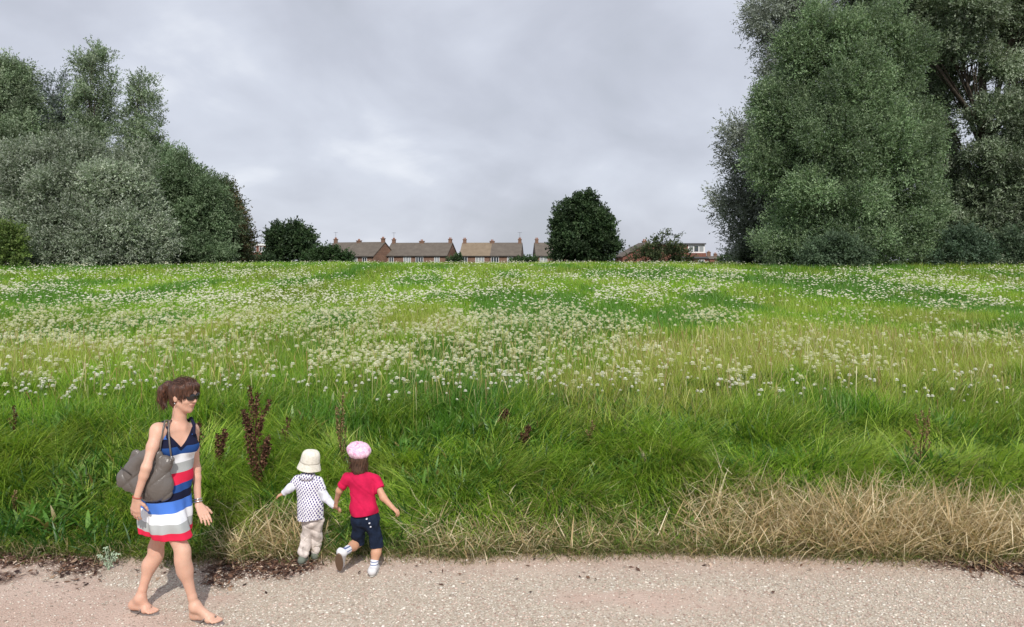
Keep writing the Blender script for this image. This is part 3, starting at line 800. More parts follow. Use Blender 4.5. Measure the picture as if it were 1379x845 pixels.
# right group, back to front
tree('tree', 'thin grey-leaved tree with loose open branches at the left side of the right-hand trees', 'tree', 1065, 52,
     [(1035,25,30,28,0,.9,.5), (1060,10,40,25,0,.9,.55), (1020,60,20,16,0,.9,.32), (1045,105,24,26,0,.9,.5), (995,185,26,24,0,.9,.6), (1010,215,34,36,0,.9,.65), (985,268,24,24,0,.9,.55), (1005,295,34,28,0,.9,.65), (1030,265,36,45,0,.9,.8), (1030,320,34,28,0,.9,.8), (1060,190,40,60,1,.9,.7), (1020,340,34,18,0,.9,1), (1055,335,30,24,0,.9,1), (1075,30,40,36,0,.9,.8), (972,282,14,10,0,.9,.4), (985,170,12,10,0,.9,.4)],
     [(.23,.26,.225), (.27,.30,.26), (.18,.205,.17)], (.15,.045), 7.5, .35, GR, 31, twigs=8, up=.1, ragged=.30, spray=(.6, 1.2))
tree('tree', 'huge dark spreading tree with thick bare limbs at the right edge', 'tree', 1330, 50,
     [(1200,5,50,45,0,.8,.8), (1255,25,50,45,1,.8,.85), (1320,10,50,40,0,.8,.8), (1385,40,45,45,0,.8,.8), (1290,120,30,24,1.5,.8,.4), (1345,155,44,24,-1,.8,.6), (1392,110,24,28,0,.8,.4), (1300,240,50,26,.5,.8,.4), (1370,235,40,50,-1,.8,.8), (1330,290,55,45,0,.8,1), (1275,310,45,45,.5,.8,1), (1385,310,40,45,0,.8,1), (1260,80,30,40,2,.8,.7), (1420,200,50,80,0,.8,.9), (1230,40,50,40,1,.8,1.1), (1290,60,40,26,-.5,.8,.6), (1345,85,34,22,-1,.8,.5), (1310,20,60,30,-1,.8,.8), (1375,0,50,26,-1,.8,.8), (1180,-20,60,40,0,.8,.8), (1345,215,40,24,-1.5,.8,.7), (1250,150,22,50,2,.8,.8), (1290,345,60,18,-.5,.8,1), (1370,345,50,18,-.5,.8,1), (1260,215,24,40,2,.8,.9), (1398,185,24,22,-1,.8,.6)],
     [(.18,.235,.14), (.22,.28,.18), (.12,.17,.095), (.26,.315,.22), (.30,.345,.26)], (.15,.048), 13.5, 1.0, GR, 32, fork=.15, twigs=7)
tree('willow', 'largest bushy bright green willow in front of the right-hand trees', 'willow', 1135, 44,
     [(1130,65,48,42,0,.8,1), (1175,75,45,45,.5,.8,1), (1085,110,45,48,.5,.8,1), (1150,125,60,50,-1,.8,1.05), (1205,130,40,48,.5,.8,1), (1070,170,45,52,0,.8,1), (1125,190,60,55,-1.5,.8,1.05), (1190,195,55,52,-1,.8,1.05), (1075,235,48,52,0,.8,1), (1135,255,62,52,-1.5,.8,1.05), (1205,260,45,52,-.5,.8,1), (1080,300,50,48,0,.8,1), (1145,318,60,38,-1,.8,1), (1205,318,48,38,-.5,.8,1), (1150,40,22,22,0,.8,.8), (1240,225,22,40,0,.8,.8), (1075,70,30,34,0,.8,1), (1215,80,36,40,0,.8,1), (1110,40,34,28,0,.8,1), (1190,40,34,28,0,.8,.9), (1040,140,24,34,0,.8,.9), (1035,215,26,40,0,.8,1), (1240,170,26,40,0,.8,1), (1245,290,26,50,0,.8,1), (1050,335,36,22,-.5,.8,1), (1110,342,44,18,-1,.8,1), (1180,344,50,16,-1,.8,1), (1235,340,34,20,-.5,.8,1)],
     rgreen, (.12,.036), 11, .5, GR, 33, up=.45, ragged=.14, flip=.08, flip_col=(.2,.25,.2))
tree('bush', 'pale green bush at the foot of the bright green willow', 'bush', 1125, 40,
     [(1125,337,28,20,0,.8,1), (1150,345,18,14,0,.8,1), (1100,345,18,14,0,.8,1)], [(.10,.15,.09), (.12,.175,.105), (.08,.125,.075)], (.12,.04), 11, .08, None, 34, spray=(.3,.6))
tree('bush', 'pale grey-green bush under the dark tree near the right edge', 'bush', 1305, 42,
     [(1300,330,28,22,0,.8,1), (1325,342,20,16,0,.8,1), (1278,344,18,14,0,.8,1)], [(.09,.14,.09), (.11,.165,.105), (.07,.115,.07)], (.12,.04), 11, .08, None, 35, spray=(.3,.6))
tree('bush', 'small leafy bush cut by the right edge of the photo', 'bush', 1368, 42,
     [(1366,328,16,22,0,.8,1), (1382,340,18,18,0,.8,1)], [(.09,.13,.08), (.11,.15,.095), (.07,.11,.065)], (.12,.04), 11, .08, None, 36, spray=(.3,.6))
tree('bush', 'low dark bush under the thin grey-leaved tree', 'bush', 1020, 50,
     [(1018,346,18,10,0,.8,1), (1035,345,16,12,0,.8,1), (1003,350,10,7,0,.8,1)], [(.04,.055,.035), (.05,.07,.04)], (.14,.06), 10, .06, None, 37, spray=(.3,.6))

# ------------------------------------------------------------------ houses
def _brick(c1, c2):
    def f(nt, b):
        t = nt.nodes.new('ShaderNodeTexCoord')
        mp = nt.nodes.new('ShaderNodeMapping'); mp.inputs['Rotation'].default_value = (R(90), 0, 0)
        nt.links.new(t.outputs['Object'], mp.inputs[0])
        k = N(nt, 'ShaderNodeTexBrick', Scale=4.0)
        k.inputs['Color1'].default_value = (*c1, 1); k.inputs['Color2'].default_value = (*c2, 1); k.inputs['Mortar'].default_value = (.30, .26, .22, 1)
        k.inputs['Mortar Size'].default_value = .015
        nt.links.new(mp.outputs[0], k.inputs['Vector'])
        n = noise(nt, .8, 5, .6)
        nt.links.new(mixc(nt, .6, k.outputs['Color'], ramp(nt, n, [(.3, (.5, .5, .5)), (.7, (1.1, 1.05, 1.0))]), 'MULTIPLY'), b.inputs['Base Color'])
    return f
M['brick'] = mat('orange_brown_brick', rough=.9, build=_brick((.24, .135, .09), (.19, .10, .07)))
M['redbrick'] = mat('red_brick', rough=.9, build=_brick((.24, .075, .05), (.19, .06, .04)))
def _roof(c1, c2):
    def f(nt, b):
        t = nt.nodes.new('ShaderNodeTexCoord')
        wv = N(nt, 'ShaderNodeTexWave', Scale=1.4, Distortion=.3); wv.bands_direction = 'Z'
        nt.links.new(t.outputs['Object'], wv.inputs['Vector'])
        n = noise(nt, .9, 6, .65)
        c = ramp(nt, n, [(.3, c1), (.7, c2)])
        nt.links.new(mixc(nt, .35, c, ramp(nt, wv.outputs['Fac'], [(.0, (.6,.6,.6)), (.4, (1.1,1.1,1.1))]), 'MULTIPLY'), b.inputs['Base Color'])
        bump(nt, b, wv.outputs['Fac'], .5, .04)
    return f
M['roof_brown'] = mat('brown_roof_tiles', rough=.9, build=_roof((.105, .088, .074), (.155, .132, .11)))
M['roof_tan'] = mat('tan_roof_tiles', rough=.9, build=_roof((.19, .145, .10), (.25, .195, .14)))
M['white'] = mat('white_frame', (.78, .78, .78), .5)
M['glass'] = mat('window_glass', (.05, .06, .07), .08, .6)
M['curtain'] = mat('net_curtain', (.30, .32, .33), .9)
M['pipe'] = mat('dark_pipe', (.05, .045, .045), .6)
M['pot'] = mat('terracotta', (.30, .13, .08), .8)
M['felt'] = mat('roof_felt', (.10, .10, .11), .9)

def window(parent, x, z, wd, ht, y, mullions=1, axis='y', curtain=False):
    """frame on a wall facing -Y at y, with recessed panes and sill as sub-parts"""
    fr = MB(); t = .09
    fr.box(x-wd/2, x+wd/2, y-.07, y-.003, z, z+t); fr.box(x-wd/2, x+wd/2, y-.07, y-.003, z+ht-t, z+ht)
    fr.box(x-wd/2, x-wd/2+t, y-.07, y-.003, z+t, z+ht-t); fr.box(x+wd/2-t, x+wd/2, y-.07, y-.003, z+t, z+ht-t)
    for i in range(mullions):
        mx_ = x - wd/2 + wd*(i+1)/(mullions+1)
        fr.box(mx_-t/2, mx_+t/2, y-.065, y-.003, z+t, z+ht-t)
    w_ = fr.build('window', M['white'], parent)
    g_ = MB(); g_.box(x-wd/2+t*.5, x+wd/2-t*.5, y-.03, y-.005, z+t*.5, z+ht-t*.5); g_.build('pane', M['curtain'] if curtain else M['glass'], w_)
    s_ = MB(); s_.box(x-wd/2-.08, x+wd/2+.08, y-.14, y-.003, z-.1, z-.003); s_.build('sill', M['white'], w_)
    return w_
def chimney(parent, x, y, z0, z1, wx=.6, wy=.5, pots=2, aerial=False):
    c = MB(); c.box(x-wx/2, x+wx/2, y-wy/2, y+wy/2, z0, z1-.18); c.box(x-wx/2-.07, x+wx/2+.07, y-wy/2-.07, y+wy/2+.07, z1-.18, z1)
    ch = c.build('chimney', M['brick'], parent)
    for i in range(pots):
        q = MB(); xx = x + (i-(pots-1)/2)*.3
        q.tube([(xx, y, z1), (xx, y, z1+.32)], [.12, .10], 8); q.build('chimney_pot', M['pot'], ch)
    if aerial:
        q = MB(); q.tube([(x, y, z1), (x, y, z1+1.5)], .03, 5); q.tube([(x-.5, y, z1+1.4), (x+.5, y, z1+1.4)], .02, 4)
        for k in range(4): q.tube([(x-.4+k*.25, y-.25, z1+1.4), (x-.4+k*.25, y+.25, z1+1.4)], .015, 4)
        q.build('aerial', M['pipe'], ch)
def house(label, cx, cy, W, D, rot, eave, ridge, wins, roof_mats, base=-2.15, aer=(1,), door=True):
    root = empty('house', (cx, cy, base), label, 'house', 'brown-roofed brick houses beyond the embankment', rz=rot)
    ev = eave - base; rg = ridge - base
    w_ = MB()
    x0, x1, y0, y1 = -W/2, W/2, 0, D
    P = [(x0,y0,0),(x1,y0,0),(x1,y1,0),(x0,y1,0),(x0,y0,ev),(x1,y0,ev),(x1,y1,ev),(x0,y1,ev),(x0,D/2,rg-.05),(x1,D/2,rg-.05)]
    w_.poly(P, [(0,1,5,4),(2,3,7,6),(1,2,6,9,5),(3,0,4,8,7)])
    w_.build('wall', M['brick'], root)
    # roof: two thick slopes, split into two tile colours at the party wall
    rf = MB(); o = .25; th = .16; sl = (rg-ev)/(D/2)
    for (a, b, mi) in ((x0-.12, 0, 0), (0.003, x1+.12, 1)):
        for s in (0, 1):
            ye = y0-o if s == 0 else y1+o; ze = ev - o*sl + .06; yr = D/2; zr = rg + .06
            rf.poly([(a,ye,ze),(b,ye,ze),(b,yr,zr),(a,yr,zr),(a,ye,ze+th),(b,ye,ze+th),(b,yr,zr+th),(a,yr,zr+th)],
                    [(0,3,2,1),(4,5,6,7),(0,1,5,4),(1,2,6,5),(3,0,4,7)] if s == 0 else [(0,1,2,3),(4,7,6,5),(0,4,5,1),(1,5,6,2),(3,7,4,0)], mi)
    r_ = rf.build('roof', roof_mats, root)
    for i, xx in enumerate((x0+.45, 0, x1-.45)):
        chimney(r_, xx, D/2, rg-.5, rg + (1.0 if i != 1 else .6), .7 if i != 1 else 1.0, .6, 2, i in aer)
    gt = MB(); gt.tube([(x0-.1, y0-o-.06, ev-.12), (x1+.1, y0-o-.06, ev-.12)], .07, 6); gt.build('gutter', M['pipe'], root)
    for xx in (x0+.25, -.1, x1-.3):
        dp = MB(); dp.tube([(xx, y0-.07, .1), (xx, y0-.07, ev-.15)], .05, 6); dp.build('drainpipe', M['pipe'], root)
    for (fx_, wd, mu, cu) in wins:
        window(root, fx_*W, ev-.25-1.25, wd, 1.25, 0, mu, curtain=cu)
        window(root, fx_*W, .9, wd*1.15, 1.3, 0, mu, curtain=False)
    if door:
        for s in (-1, 1):
            d = MB(); d.box(s*.09*W-.45, s*.09*W+.45, -.06, -.003, .05, 2.1); dd = d.build('door', M['white'], root)
            h = MB(); h.box(s*.09*W+.28, s*.09*W+.34, -.11, -.062, 1.0, 1.12); h.build('handle', M['pipe'], dd)
    return root
Yh = 165
eaveZ, ridgeZ = 3.35, 6.0
house('brown-roofed house furthest left, half hidden behind the low rounded bush', X_at(468, Yh), Yh, 13.6, 8, R(-26), eaveZ-.1, ridgeZ+.1,
      [(-.38, 1.1, 1, False), (-.12, 1.6, 2, False), (.14, 1.5, 1, True), (.33, 1.2, 1, False)], [M['roof_brown'], M['roof_brown']], aer=(0,))
house('brown-roofed house with four white windows seen whole, left of the gap', X_at(560, Yh), Yh, 13.8, 8, R(-12), eaveZ, ridgeZ,
      [(-.40, 1.1, 1, False), (-.14, 1.7, 2, True), (.06, 1.7, 2, False), (.34, 1.2, 1, True)], [M['roof_brown'], M['roof_brown']], aer=(0,))
house('house with one half of its roof paler tan, right of the gap', X_at(660, Yh), Yh, 13.0, 8, R(-5), eaveZ, ridgeZ,
      [(-.42, 1.2, 1, False), (-.17, 1.9, 2, True), (.08, 1.7, 2, False), (.33, 1.3, 1, True)], [M['roof_tan'], M['roof_brown']], aer=(2,))
house('brick house mostly hidden behind the round dark tree', X_at(763, Yh), Yh, 13.0, 8, R(3), eaveZ, ridgeZ,
      [(-.38, 1.6, 1, True), (-.12, 1.5, 1, False), (.2, 1.5, 1, False)], [M['roof_brown'], M['roof_brown']], aer=())

# small flat-topped red brick house at the end of the left trees
Y = 150
root = empty('house', (X_at(347, Y), Y, -2.1), 'dark red brick house with flat roofline and one white window behind the left trees', 'house', rz=R(-8))
s = Y/FPX; b0 = 2.1
w_ = MB(); w_.box(-1.8, 2.4, 0, 5, 0, Z_at(331, Y)+b0); w_.build('wall', M['redbrick'], root)
w_ = MB(); w_.box(-1.95, 2.55, -.18, 5.15, Z_at(331, Y)+b0+.003, Z_at(329, Y)+b0+.05); rf = w_.build('roof', M['white'], root)
chimney(rf, 1.6, 2.5, Z_at(329, Y)+b0, Z_at(321, Y)+b0, .6, .6, 2)
window(root, -.75, Z_at(337, Y)+b0-.35, 1.0, 1.0, 0, 0)
window(root, .9, Z_at(337, Y)+b0-.35, 1.2, 1.0, 0, 1)
w_ = MB(); w_.box(-3.6, -1.803, .8, 5, 0, Z_at(344, Y)+b0); w_.build('side_wall', M['brick'], root)
w_ = MB(); w_.poly([(-3.7,.6,Z_at(344,Y)+b0+.003),(-1.803,.6,Z_at(344,Y)+b0+.003),(-1.803,.6,Z_at(340,Y)+b0+.8),(-3.7,5,Z_at(344,Y)+b0+.003),(-1.803,5,Z_at(344,Y)+b0+.003),(-1.803,5,Z_at(340,Y)+b0+.8)],
    [(0,1,2),(3,5,4),(0,2,5,3),(0,3,4,1),(1,4,5,2)]); w_.build('side_roof', M['roof_brown'], root)

# right-hand brick house: gable on the left, flat roofed block with glazed dormer
Y = 130; s = Y/FPX; b0 = 2.1; xc = X_at(900, Y)
root = empty('house', (xc, Y, -b0), 'red brick house with a white glazed dormer under a flat roof', 'house', rz=R(3))
def hx(px): return X_at(px, Y) - xc
def hz(py): return Z_at(py, Y) + b0
w_ = MB()
w_.poly([(hx(838),0,0),(hx(905),0,0),(hx(905),0,hz(342)),(hx(872),0,hz(328)),(hx(838),0,hz(346)),(hx(838),7,0),(hx(905),7,0),(hx(905),7,hz(342)),(hx(872),7,hz(328)),(hx(838),7,hz(346))],
        [(0,1,2,3,4),(5,9,8,7,6),(0,4,9,5),(1,6,7,2)]); w_.build('gable_wall', M['redbrick'], root)
rf = MB(); th = .2
for (a, b) in (((hx(836), hz(347)), (hx(872), hz(328))), ((hx(872), hz(328)), (hx(905), hz(342)))):
    rf.poly([(a[0],-.25,a[1]+.004),(b[0],-.25,b[1]+.004),(b[0],7.2,b[1]+.004),(a[0],7.2,a[1]+.004),(a[0],-.25,a[1]+th),(b[0],-.25,b[1]+th),(b[0],7.2,b[1]+th),(a[0],7.2,a[1]+th)],
            [(0,3,2,1),(4,5,6,7),(0,1,5,4),(1,2,6,5),(2,3,7,6),(3,0,4,7)])
rf.build('roof', M['roof_brown'], root)
w_ = MB(); w_.box(hx(905)+.003, hx(951), -.4, 7, 0, hz(341)); w_.box(hx(890), hx(928), .5, 6.8, hz(341)+.003, hz(329.5)); w_.build('block_wall', M['redbrick'], root)
w_ = MB(); w_.box(hx(888), hx(952), .1, 7.2, hz(329.5)+.004, hz(327.6)); w_.build('flat_roof', M['felt'], root)
w_ = MB(); w_.box(hx(905), hx(952.5), -.75, -.403, hz(349)+.1, hz(348)+.25); w_.build('porch_roof', M['felt'], root)
w_ = MB(); w_.box(hx(928)+.004, hx(951), .45, 6.8, hz(341)+.003, hz(329.5)); dm = w_.build('dormer', M['white'], root)
for k in range(3):
    g_ = MB(); xa = hx(929.5 + k*7); g_.box(xa, xa+s*5.6, .405, .447, hz(339), hz(331.2)); g_.build('pane', M['curtain'] if k != 1 else M['glass'], dm)
window(root, hx(944), hz(356), 1.1, hz(350)-hz(356), -.4, 1)
window(root, hx(918), hz(356), 1.1, hz(350)-hz(356), -.4, 1)
chimney(root, hx(874), 3.5, hz(330), hz(324), .7, .6, 2)
# far low house in the gap
Y = 220; b0 = 2.2; xc = X_at(965, Y)
root = empty('house', (xc, Y, -b0), 'small distant low-roofed house with chimneys in the gap right of the dormer house', 'house')
w_ = MB(); w_.box(hx(956), hx(974), 0, 6, 0, Z_at(349, Y)+b0); w_.build('wall', M['redbrick'], root)
z0 = Z_at(349, Y)+b0; z1 = Z_at(345, Y)+b0
w_ = MB(); w_.poly([(hx(955),-.3,z0+.004),(hx(975),-.3,z0+.004),(hx(975),3,z1),(hx(955),3,z1),(hx(955),6.3,z0+.004),(hx(975),6.3,z0+.004)], [(0,1,2,3),(3,2,5,4),(0,3,4),(1,5,2),(0,4,5,1)]); rf = w_.build('roof', M['roof_brown'], root)
chimney(rf, hx(958), 3, z1-.4, z1+1.2, 1.0, .7, 2)
chimney(rf, hx(967), 3, z1-.4, z1+.7, .9, .7, 2)
# ------------------------------------------------------------------ signed-distance modelling (bodies, clothes, bags)
def _u(v): v = np.asarray(v, float); return v / (np.linalg.norm(v) + 1e-9)
class SDF:
    def __init__(s, lo, hi, h):
        s.lo = np.array(lo, float); s.h = h
        s.n = np.ceil((np.array(hi) - s.lo) / h).astype(int) + 1
        s.D = np.full(s.n, .5, np.float32)
        s.ax = [s.lo[i] + np.arange(s.n[i]) * h for i in range(3)]
    def _sub(s, lo, hi):
        a = np.maximum(((lo - s.lo) / s.h).astype(int), 0); b = np.minimum(((hi - s.lo) / s.h).astype(int) + 2, s.n)
        if (b <= a).any(): return None
        sl = tuple(slice(a[i], b[i]) for i in range(3))
        X = s.ax[0][sl[0]][:, None, None]; Y = s.ax[1][sl[1]][None, :, None]; Z = s.ax[2][sl[2]][None, None, :]
        return sl, X, Y, Z
    def cone(s, p0, r0, p1=None, r1=None, k=.02, flat=None):
        """tapered capsule; flat = (axis, factor) squashes it along an axis"""
        p0 = np.asarray(p0, float); p1 = p0 if p1 is None else np.asarray(p1, float); r1 = r0 if r1 is None else r1
        m = max(r0, r1) + k + 3*s.h
        if flat is not None: m = max(r0, r1) * max(1, flat[1]) + k + 3*s.h
        g = s._sub(np.minimum(p0, p1) - m, np.maximum(p0, p1) + m)
        if g is None: return s
        sl, X, Y, Z = g
        qx, qy, qz = X - p0[0], Y - p0[1], Z - p0[2]
        ba = p1 - p0; bb = ba.dot(ba)
        t = 0 if bb < 1e-12 else np.clip((qx*ba[0] + qy*ba[1] + qz*ba[2]) / bb, 0, 1)
        ex, ey, ez = qx - ba[0]*t, qy - ba[1]*t, qz - ba[2]*t
        rr = r0 + (r1 - r0)*t
        if flat is not None:
            a = _u(flat[0]); f = flat[1]; dd = (ex*a[0] + ey*a[1] + ez*a[2]) * (1/f - 1)
            ex, ey, ez = ex + a[0]*dd, ey + a[1]*dd, ez + a[2]*dd
        L = np.sqrt(ex*ex + ey*ey + ez*ez)
        d = L - rr
        if flat is not None: d = d * (min(1, f)*.5 + .5)
        s._min(sl, d, k); return s
    def ell(s, c, R_, axes=None, k=.02):
        c = np.asarray(c, float); R_ = np.asarray(R_, float); m = R_.max() + k + 3*s.h
        g = s._sub(c - m, c + m)
        if g is None: return s
        sl, X, Y, Z = g
        A = np.eye(3) if axes is None else np.array([_u(a) for a in axes])
        q = [X - c[0], Y - c[1], Z - c[2]]
        l = [(q[0]*A[i][0] + q[1]*A[i][1] + q[2]*A[i][2]) for i in range(3)]
        k0 = np.sqrt(sum((l[i]/R_[i])**2 for i in range(3))) + 1e-9
        k1 = np.sqrt(sum((l[i]/R_[i]**2)**2 for i in range(3))) + 1e-9
        s._min(sl, k0*(k0 - 1)/k1, k); return s
    def _min(s, sl, d, k):
        a = s.D[sl]
        if k > 0:
            hh = np.maximum(k - np.abs(a - d), 0) / k
            s.D[sl] = np.minimum(a, d) - hh*hh*k*.25
        else: s.D[sl] = np.minimum(a, d)
    def full(s): return s.ax[0][:, None, None], s.ax[1][None, :, None], s.ax[2][None, None, :]
    def cut(s, fn):
        X, Y, Z = s.full(); s.D = np.maximum(s.D, fn(X, Y, Z)).astype(np.float32); return s
    def bulge(s, fn):
        X, Y, Z = s.full(); s.D = (s.D + fn(X, Y, Z)).astype(np.float32); return s
    def nets(s):
        D = s.D; D = np.pad(D, 1, constant_values=.5); lo = s.lo - s.h
        S = D < 0
        c = [S[i:S.shape[0]-1+i, j:S.shape[1]-1+j, k:S.shape[2]-1+k] for i in (0,1) for j in (0,1) for k in (0,1)]
        al = np.logical_and.reduce(c); an = np.logical_or.reduce(c)
        act = an & ~al
        I = np.argwhere(act); idx = -np.ones(act.shape, np.int32); idx[act] = np.arange(len(I))
        acc = np.zeros((len(I), 3)); cnt = np.zeros(len(I))
        crn = [(i, j, k) for i in (0,1) for j in (0,1) for k in (0,1)]
        val = {q: D[I[:,0]+q[0], I[:,1]+q[1], I[:,2]+q[2]] for q in crn}
        for a in crn:
            for ax in range(3):
                if a[ax]: continue
                b = list(a); b[ax] = 1; b = tuple(b)
                va, vb = val[a], val[b]; m = (va < 0) != (vb < 0)
                t = np.where(m, va/(va - vb + 1e-12), 0)
                p = np.tile(np.array(a, float), (len(I), 1)); p[:, ax] = t
                acc += p * m[:, None]; cnt += m
        V = (I + acc/cnt[:, None]) * s.h + lo
        F = []
        for ax in range(3):
            o1, o2 = [(1,2),(2,0),(0,1)][ax]
            sa = [slice(1, -1)]*3; sb = [slice(1, -1)]*3
            sa[ax] = slice(0, -1); sb[ax] = slice(1, None)
            A = S[tuple(sa)]; B = S[tuple(sb)]
            q = np.argwhere(A != B); 
            if not len(q): continue
            base = q.copy(); off = np.array([1,1,1]); off[ax] = 0; base = base + off
            def cell(d1, d2):
                e = base.copy(); e[:, o1] -= d1; e[:, o2] -= d2
                return idx[e[:,0], e[:,1], e[:,2]]
            quad = np.stack([cell(1,1), cell(0,1), cell(0,0), cell(1,0)], 1)
            ins = A[q[:,0], q[:,1], q[:,2]]
            quad[~ins] = quad[~ins][:, ::-1]
            F.append(quad)
        F = np.vstack(F); F = F[(F >= 0).all(1)]
        return V, F
    def build(s, name, m, parent, attrs=None, col=None, extra=None):
        V, F = s.nets()
        if extra is not None: F = np.vstack([F, extra[1] + len(V)]); V = np.vstack([V, extra[0]])
        at = {k: f(V) for k, f in (attrs or {}).items()}
        c = col(V) if col is not None else None
        return np_mesh(name, V, F, m, parent, smooth=True, attrs=at, col=c)

def strands(paths, n, jit, wid, seed=1, end=.3):
    """fine loose hairs following the given polylines"""
    r_ = np.random.default_rng(seed); V = []; F = []; b = 0
    for _ in range(n):
        P = np.array(paths[r_.integers(len(paths))], float); k = len(P)
        off = r_.normal(0, jit, 3); t = np.linspace(0, 1, k)[:, None]
        Q = P + off*(1 + end*2*t) + r_.normal(0, jit*end, (k, 3))*t
        sd = _u(r_.normal(0, 1, 3)) * wid
        for i in range(k):
            ww = sd*(1 - .8*i/(k-1)); V += [Q[i] - ww, Q[i] + ww]
            if i: F.append((b+2*i-2, b+2*i-1, b+2*i+1, b+2*i))
        b += 2*k
    return np.array(V), np.array(F)

def hand(s, wrist, d, n, th, L, curl=.35, r=1.0, k=.006):
    """palm, four fingers of unequal length and a thumb. d = pointing direction, n = palm side, th = thumb side"""
    d = _u(d); n = _u(np.asarray(n, float) - d*np.dot(n, d)); t = _u(np.cross(d, n)); t = t if np.dot(t, th) > 0 else -t
    w = np.asarray(wrist, float); fr = .046*L*r
    for o, pl, fl in ((.165, .50, .43), (.055, .53, .48), (-.055, .51, .45), (-.16, .46, .36)):
        kn = w + d*pl*L + t*o*L
        s.cone(w + d*.06*L + t*o*L*.55, .075*L*r, kn, .058*L*r, k=.012)
        p = kn; a = curl*.6; spread = o*.35
        for sg, (f_, rr) in enumerate(((.46, 1.1), (.30, 1.0), (.24, .88))):
            dd = _u(d*math.cos(a) + n*math.sin(a) + t*spread)
            q = p + dd*f_*fl*L
            s.cone(p, fr*rr, q, fr*rr*.93, k=.003 if sg else .008); p = q; a += curl
    p = w + d*.14*L + t*.13*L + n*.03*L
    dd = _u(d*.62 + t*.68 + n*.38)
    for f_, rr in ((.20, 1.45), (.16, 1.2), (.13, 1.05)):
        q = p + dd*f_*L; s.cone(p, fr*rr, q, fr*rr*.93, k=.008); p = q; dd = _u(dd*.85 + d*.35 + n*.1)
    return s

def head(s, C, f, u, sc, female=True, nose=1.0, kk=.02):
    """C = middle of the head; f = facing direction, u = up, sc = head height (chin to crown)"""
    f = _u(f); l = _u(np.cross(u, f)); u = _u(np.cross(f, l))
    P = lambda a, b, c: np.asarray(C, float) + (f*a + l*b + u*c)*sc
    s.ell(P(-.06, 0, .14), (.42*sc, .335*sc, .37*sc), (f, l, u), k=0)
    s.ell(P(.10, 0, -.12), (.26*sc, .27*sc, .36*sc), (f, l, u), k=.12*sc)
    s.cone(P(.16, 0, -.36), .12*sc, P(.24, 0, -.40), .085*sc, k=.10*sc)          # chin
    for b in (-1, 1):
        s.cone(P(.02, .22*b, -.20), .07*sc, P(.20, .10*b, -.36), .06*sc, k=.08*sc)   # jaw
        s.ell(P(.22, .15*b, -.10), (.11*sc, .10*sc, .09*sc), (f, l, u), k=.08*sc)    # cheeks
        s.ell(P(-.04, .335*b, -.02), (.075*sc, .035*sc, .13*sc), (f + l*.3*b, l, u), k=.02*sc)  # ears
    s.cone(P(.31, 0, .12), .05*sc, P(.31, 0, .10), .05*sc, k=.08*sc)
    s.cone(P(.345, 0, .06), .030*sc, P(.43*nose, 0, -.105), .042*sc, k=.045*sc)         # nose
    for b in (-1, 1): s.ell(P(.37, .045*b, -.115), (.04*sc, .035*sc, .03*sc), (f, l, u), k=.03*sc)
    s.cone(P(.335, .10, .13), .05*sc, P(.345, -.10, .13), .05*sc, k=.06*sc)      # brow
    for b in (-1, 1): s.ell(P(.345, .05*b, -.215), (.035*sc, .075*sc, .022*sc), (f, l, u), k=.02*sc)
    s.ell(P(.335, 0, -.262), (.04*sc, .075*sc, .027*sc), (f, l, u), k=.02*sc)
    return P, f, l, u

def wob(X, Y, Z, a, f, ph=0):
    return a*(np.sin(X*f + 2.1*np.sin(Z*f*.6+ph) + ph)*np.sin(Y*f*1.1+1.3*ph) + .6*np.sin(Z*f*.8 + 1.7*np.sin(X*f*.7+Y*f*.5) + ph))

# ---- people's materials
def _skin(cb, cl=(.42, .13, .11)):
    def f(nt, b):
        a = N(nt, 'ShaderNodeAttribute', attribute_name='lip')
        n = noise(nt, 14, 3, .5)
        c = mixc(nt, .25, cb, ramp(nt, n, [(.3, tuple(x*.8 for x in cb)), (.7, tuple(min(1, x*1.15) for x in cb))]))
        c = mixc(nt, .5, c, ramp(nt, noise(nt, 5, 3, .6), [(.35, (.92, .80, .76)), (.65, (1.04, 1.03, 1.0))]), 'MULTIPLY')
        c = mixc(nt, .5, c, ramp(nt, noise(nt, 240, 2, .6), [(.3, (.86, .84, .82)), (.7, (1.06, 1.06, 1.06))]), 'MULTIPLY')
        nt.links.new(mixc(nt, a.outputs['Fac'], c, cl), b.inputs['Base Color'])
    return f
M['skin'] = mat('fair_skin', rough=.5, spec=.35, build=_skin((.66, .41, .31)), sss=.15)
M['skin_child'] = mat('child_skin', rough=.5, spec=.35, build=_skin((.58, .33, .22)), sss=.15)
def _hair(c1, c2):
    def f(nt, b):
        t = nt.nodes.new('ShaderNodeTexCoord'); mp = nt.nodes.new('ShaderNodeMapping'); mp.inputs['Scale'].default_value = (1, 1, .25)
        nt.links.new(t.outputs['Object'], mp.inputs[0])
        n = N(nt, 'ShaderNodeTexNoise', Scale=95.0, Detail=4.0, Distortion=.5); nt.links.new(mp.outputs[0], n.inputs['Vector'])
        nt.links.new(ramp(nt, n.outputs['Fac'], [(.3, c1), (.7, c2)]), b.inputs['Base Color'])
        bump(nt, b, n.outputs['Fac'], .9, .012)
    return f
M['hair_woman'] = mat('auburn_brown_hair', rough=.42, spec=.5, build=_hair((.022, .009, .006), (.135, .055, .030)))
M['hair_girl'] = mat('dark_brown_hair', rough=.5, spec=.4, build=_hair((.030, .015, .010), (.11, .055, .032)))
def cloth(name, c, rough=.85, var=.12, sc=9):
    def f(nt, b):
        n = noise(nt, sc, 5, .6); w_ = noise(nt, 420, 2, .5)
        nt.links.new(mixc(nt, 1, c, ramp(nt, n, [(.3, (1-var*2,)*3), (.7, (1+var*.5,)*3)]), 'MULTIPLY'), b.inputs['Base Color'])
        bump(nt, b, w_, .15, .002)
    return mat(name, c, rough, .2, build=f)
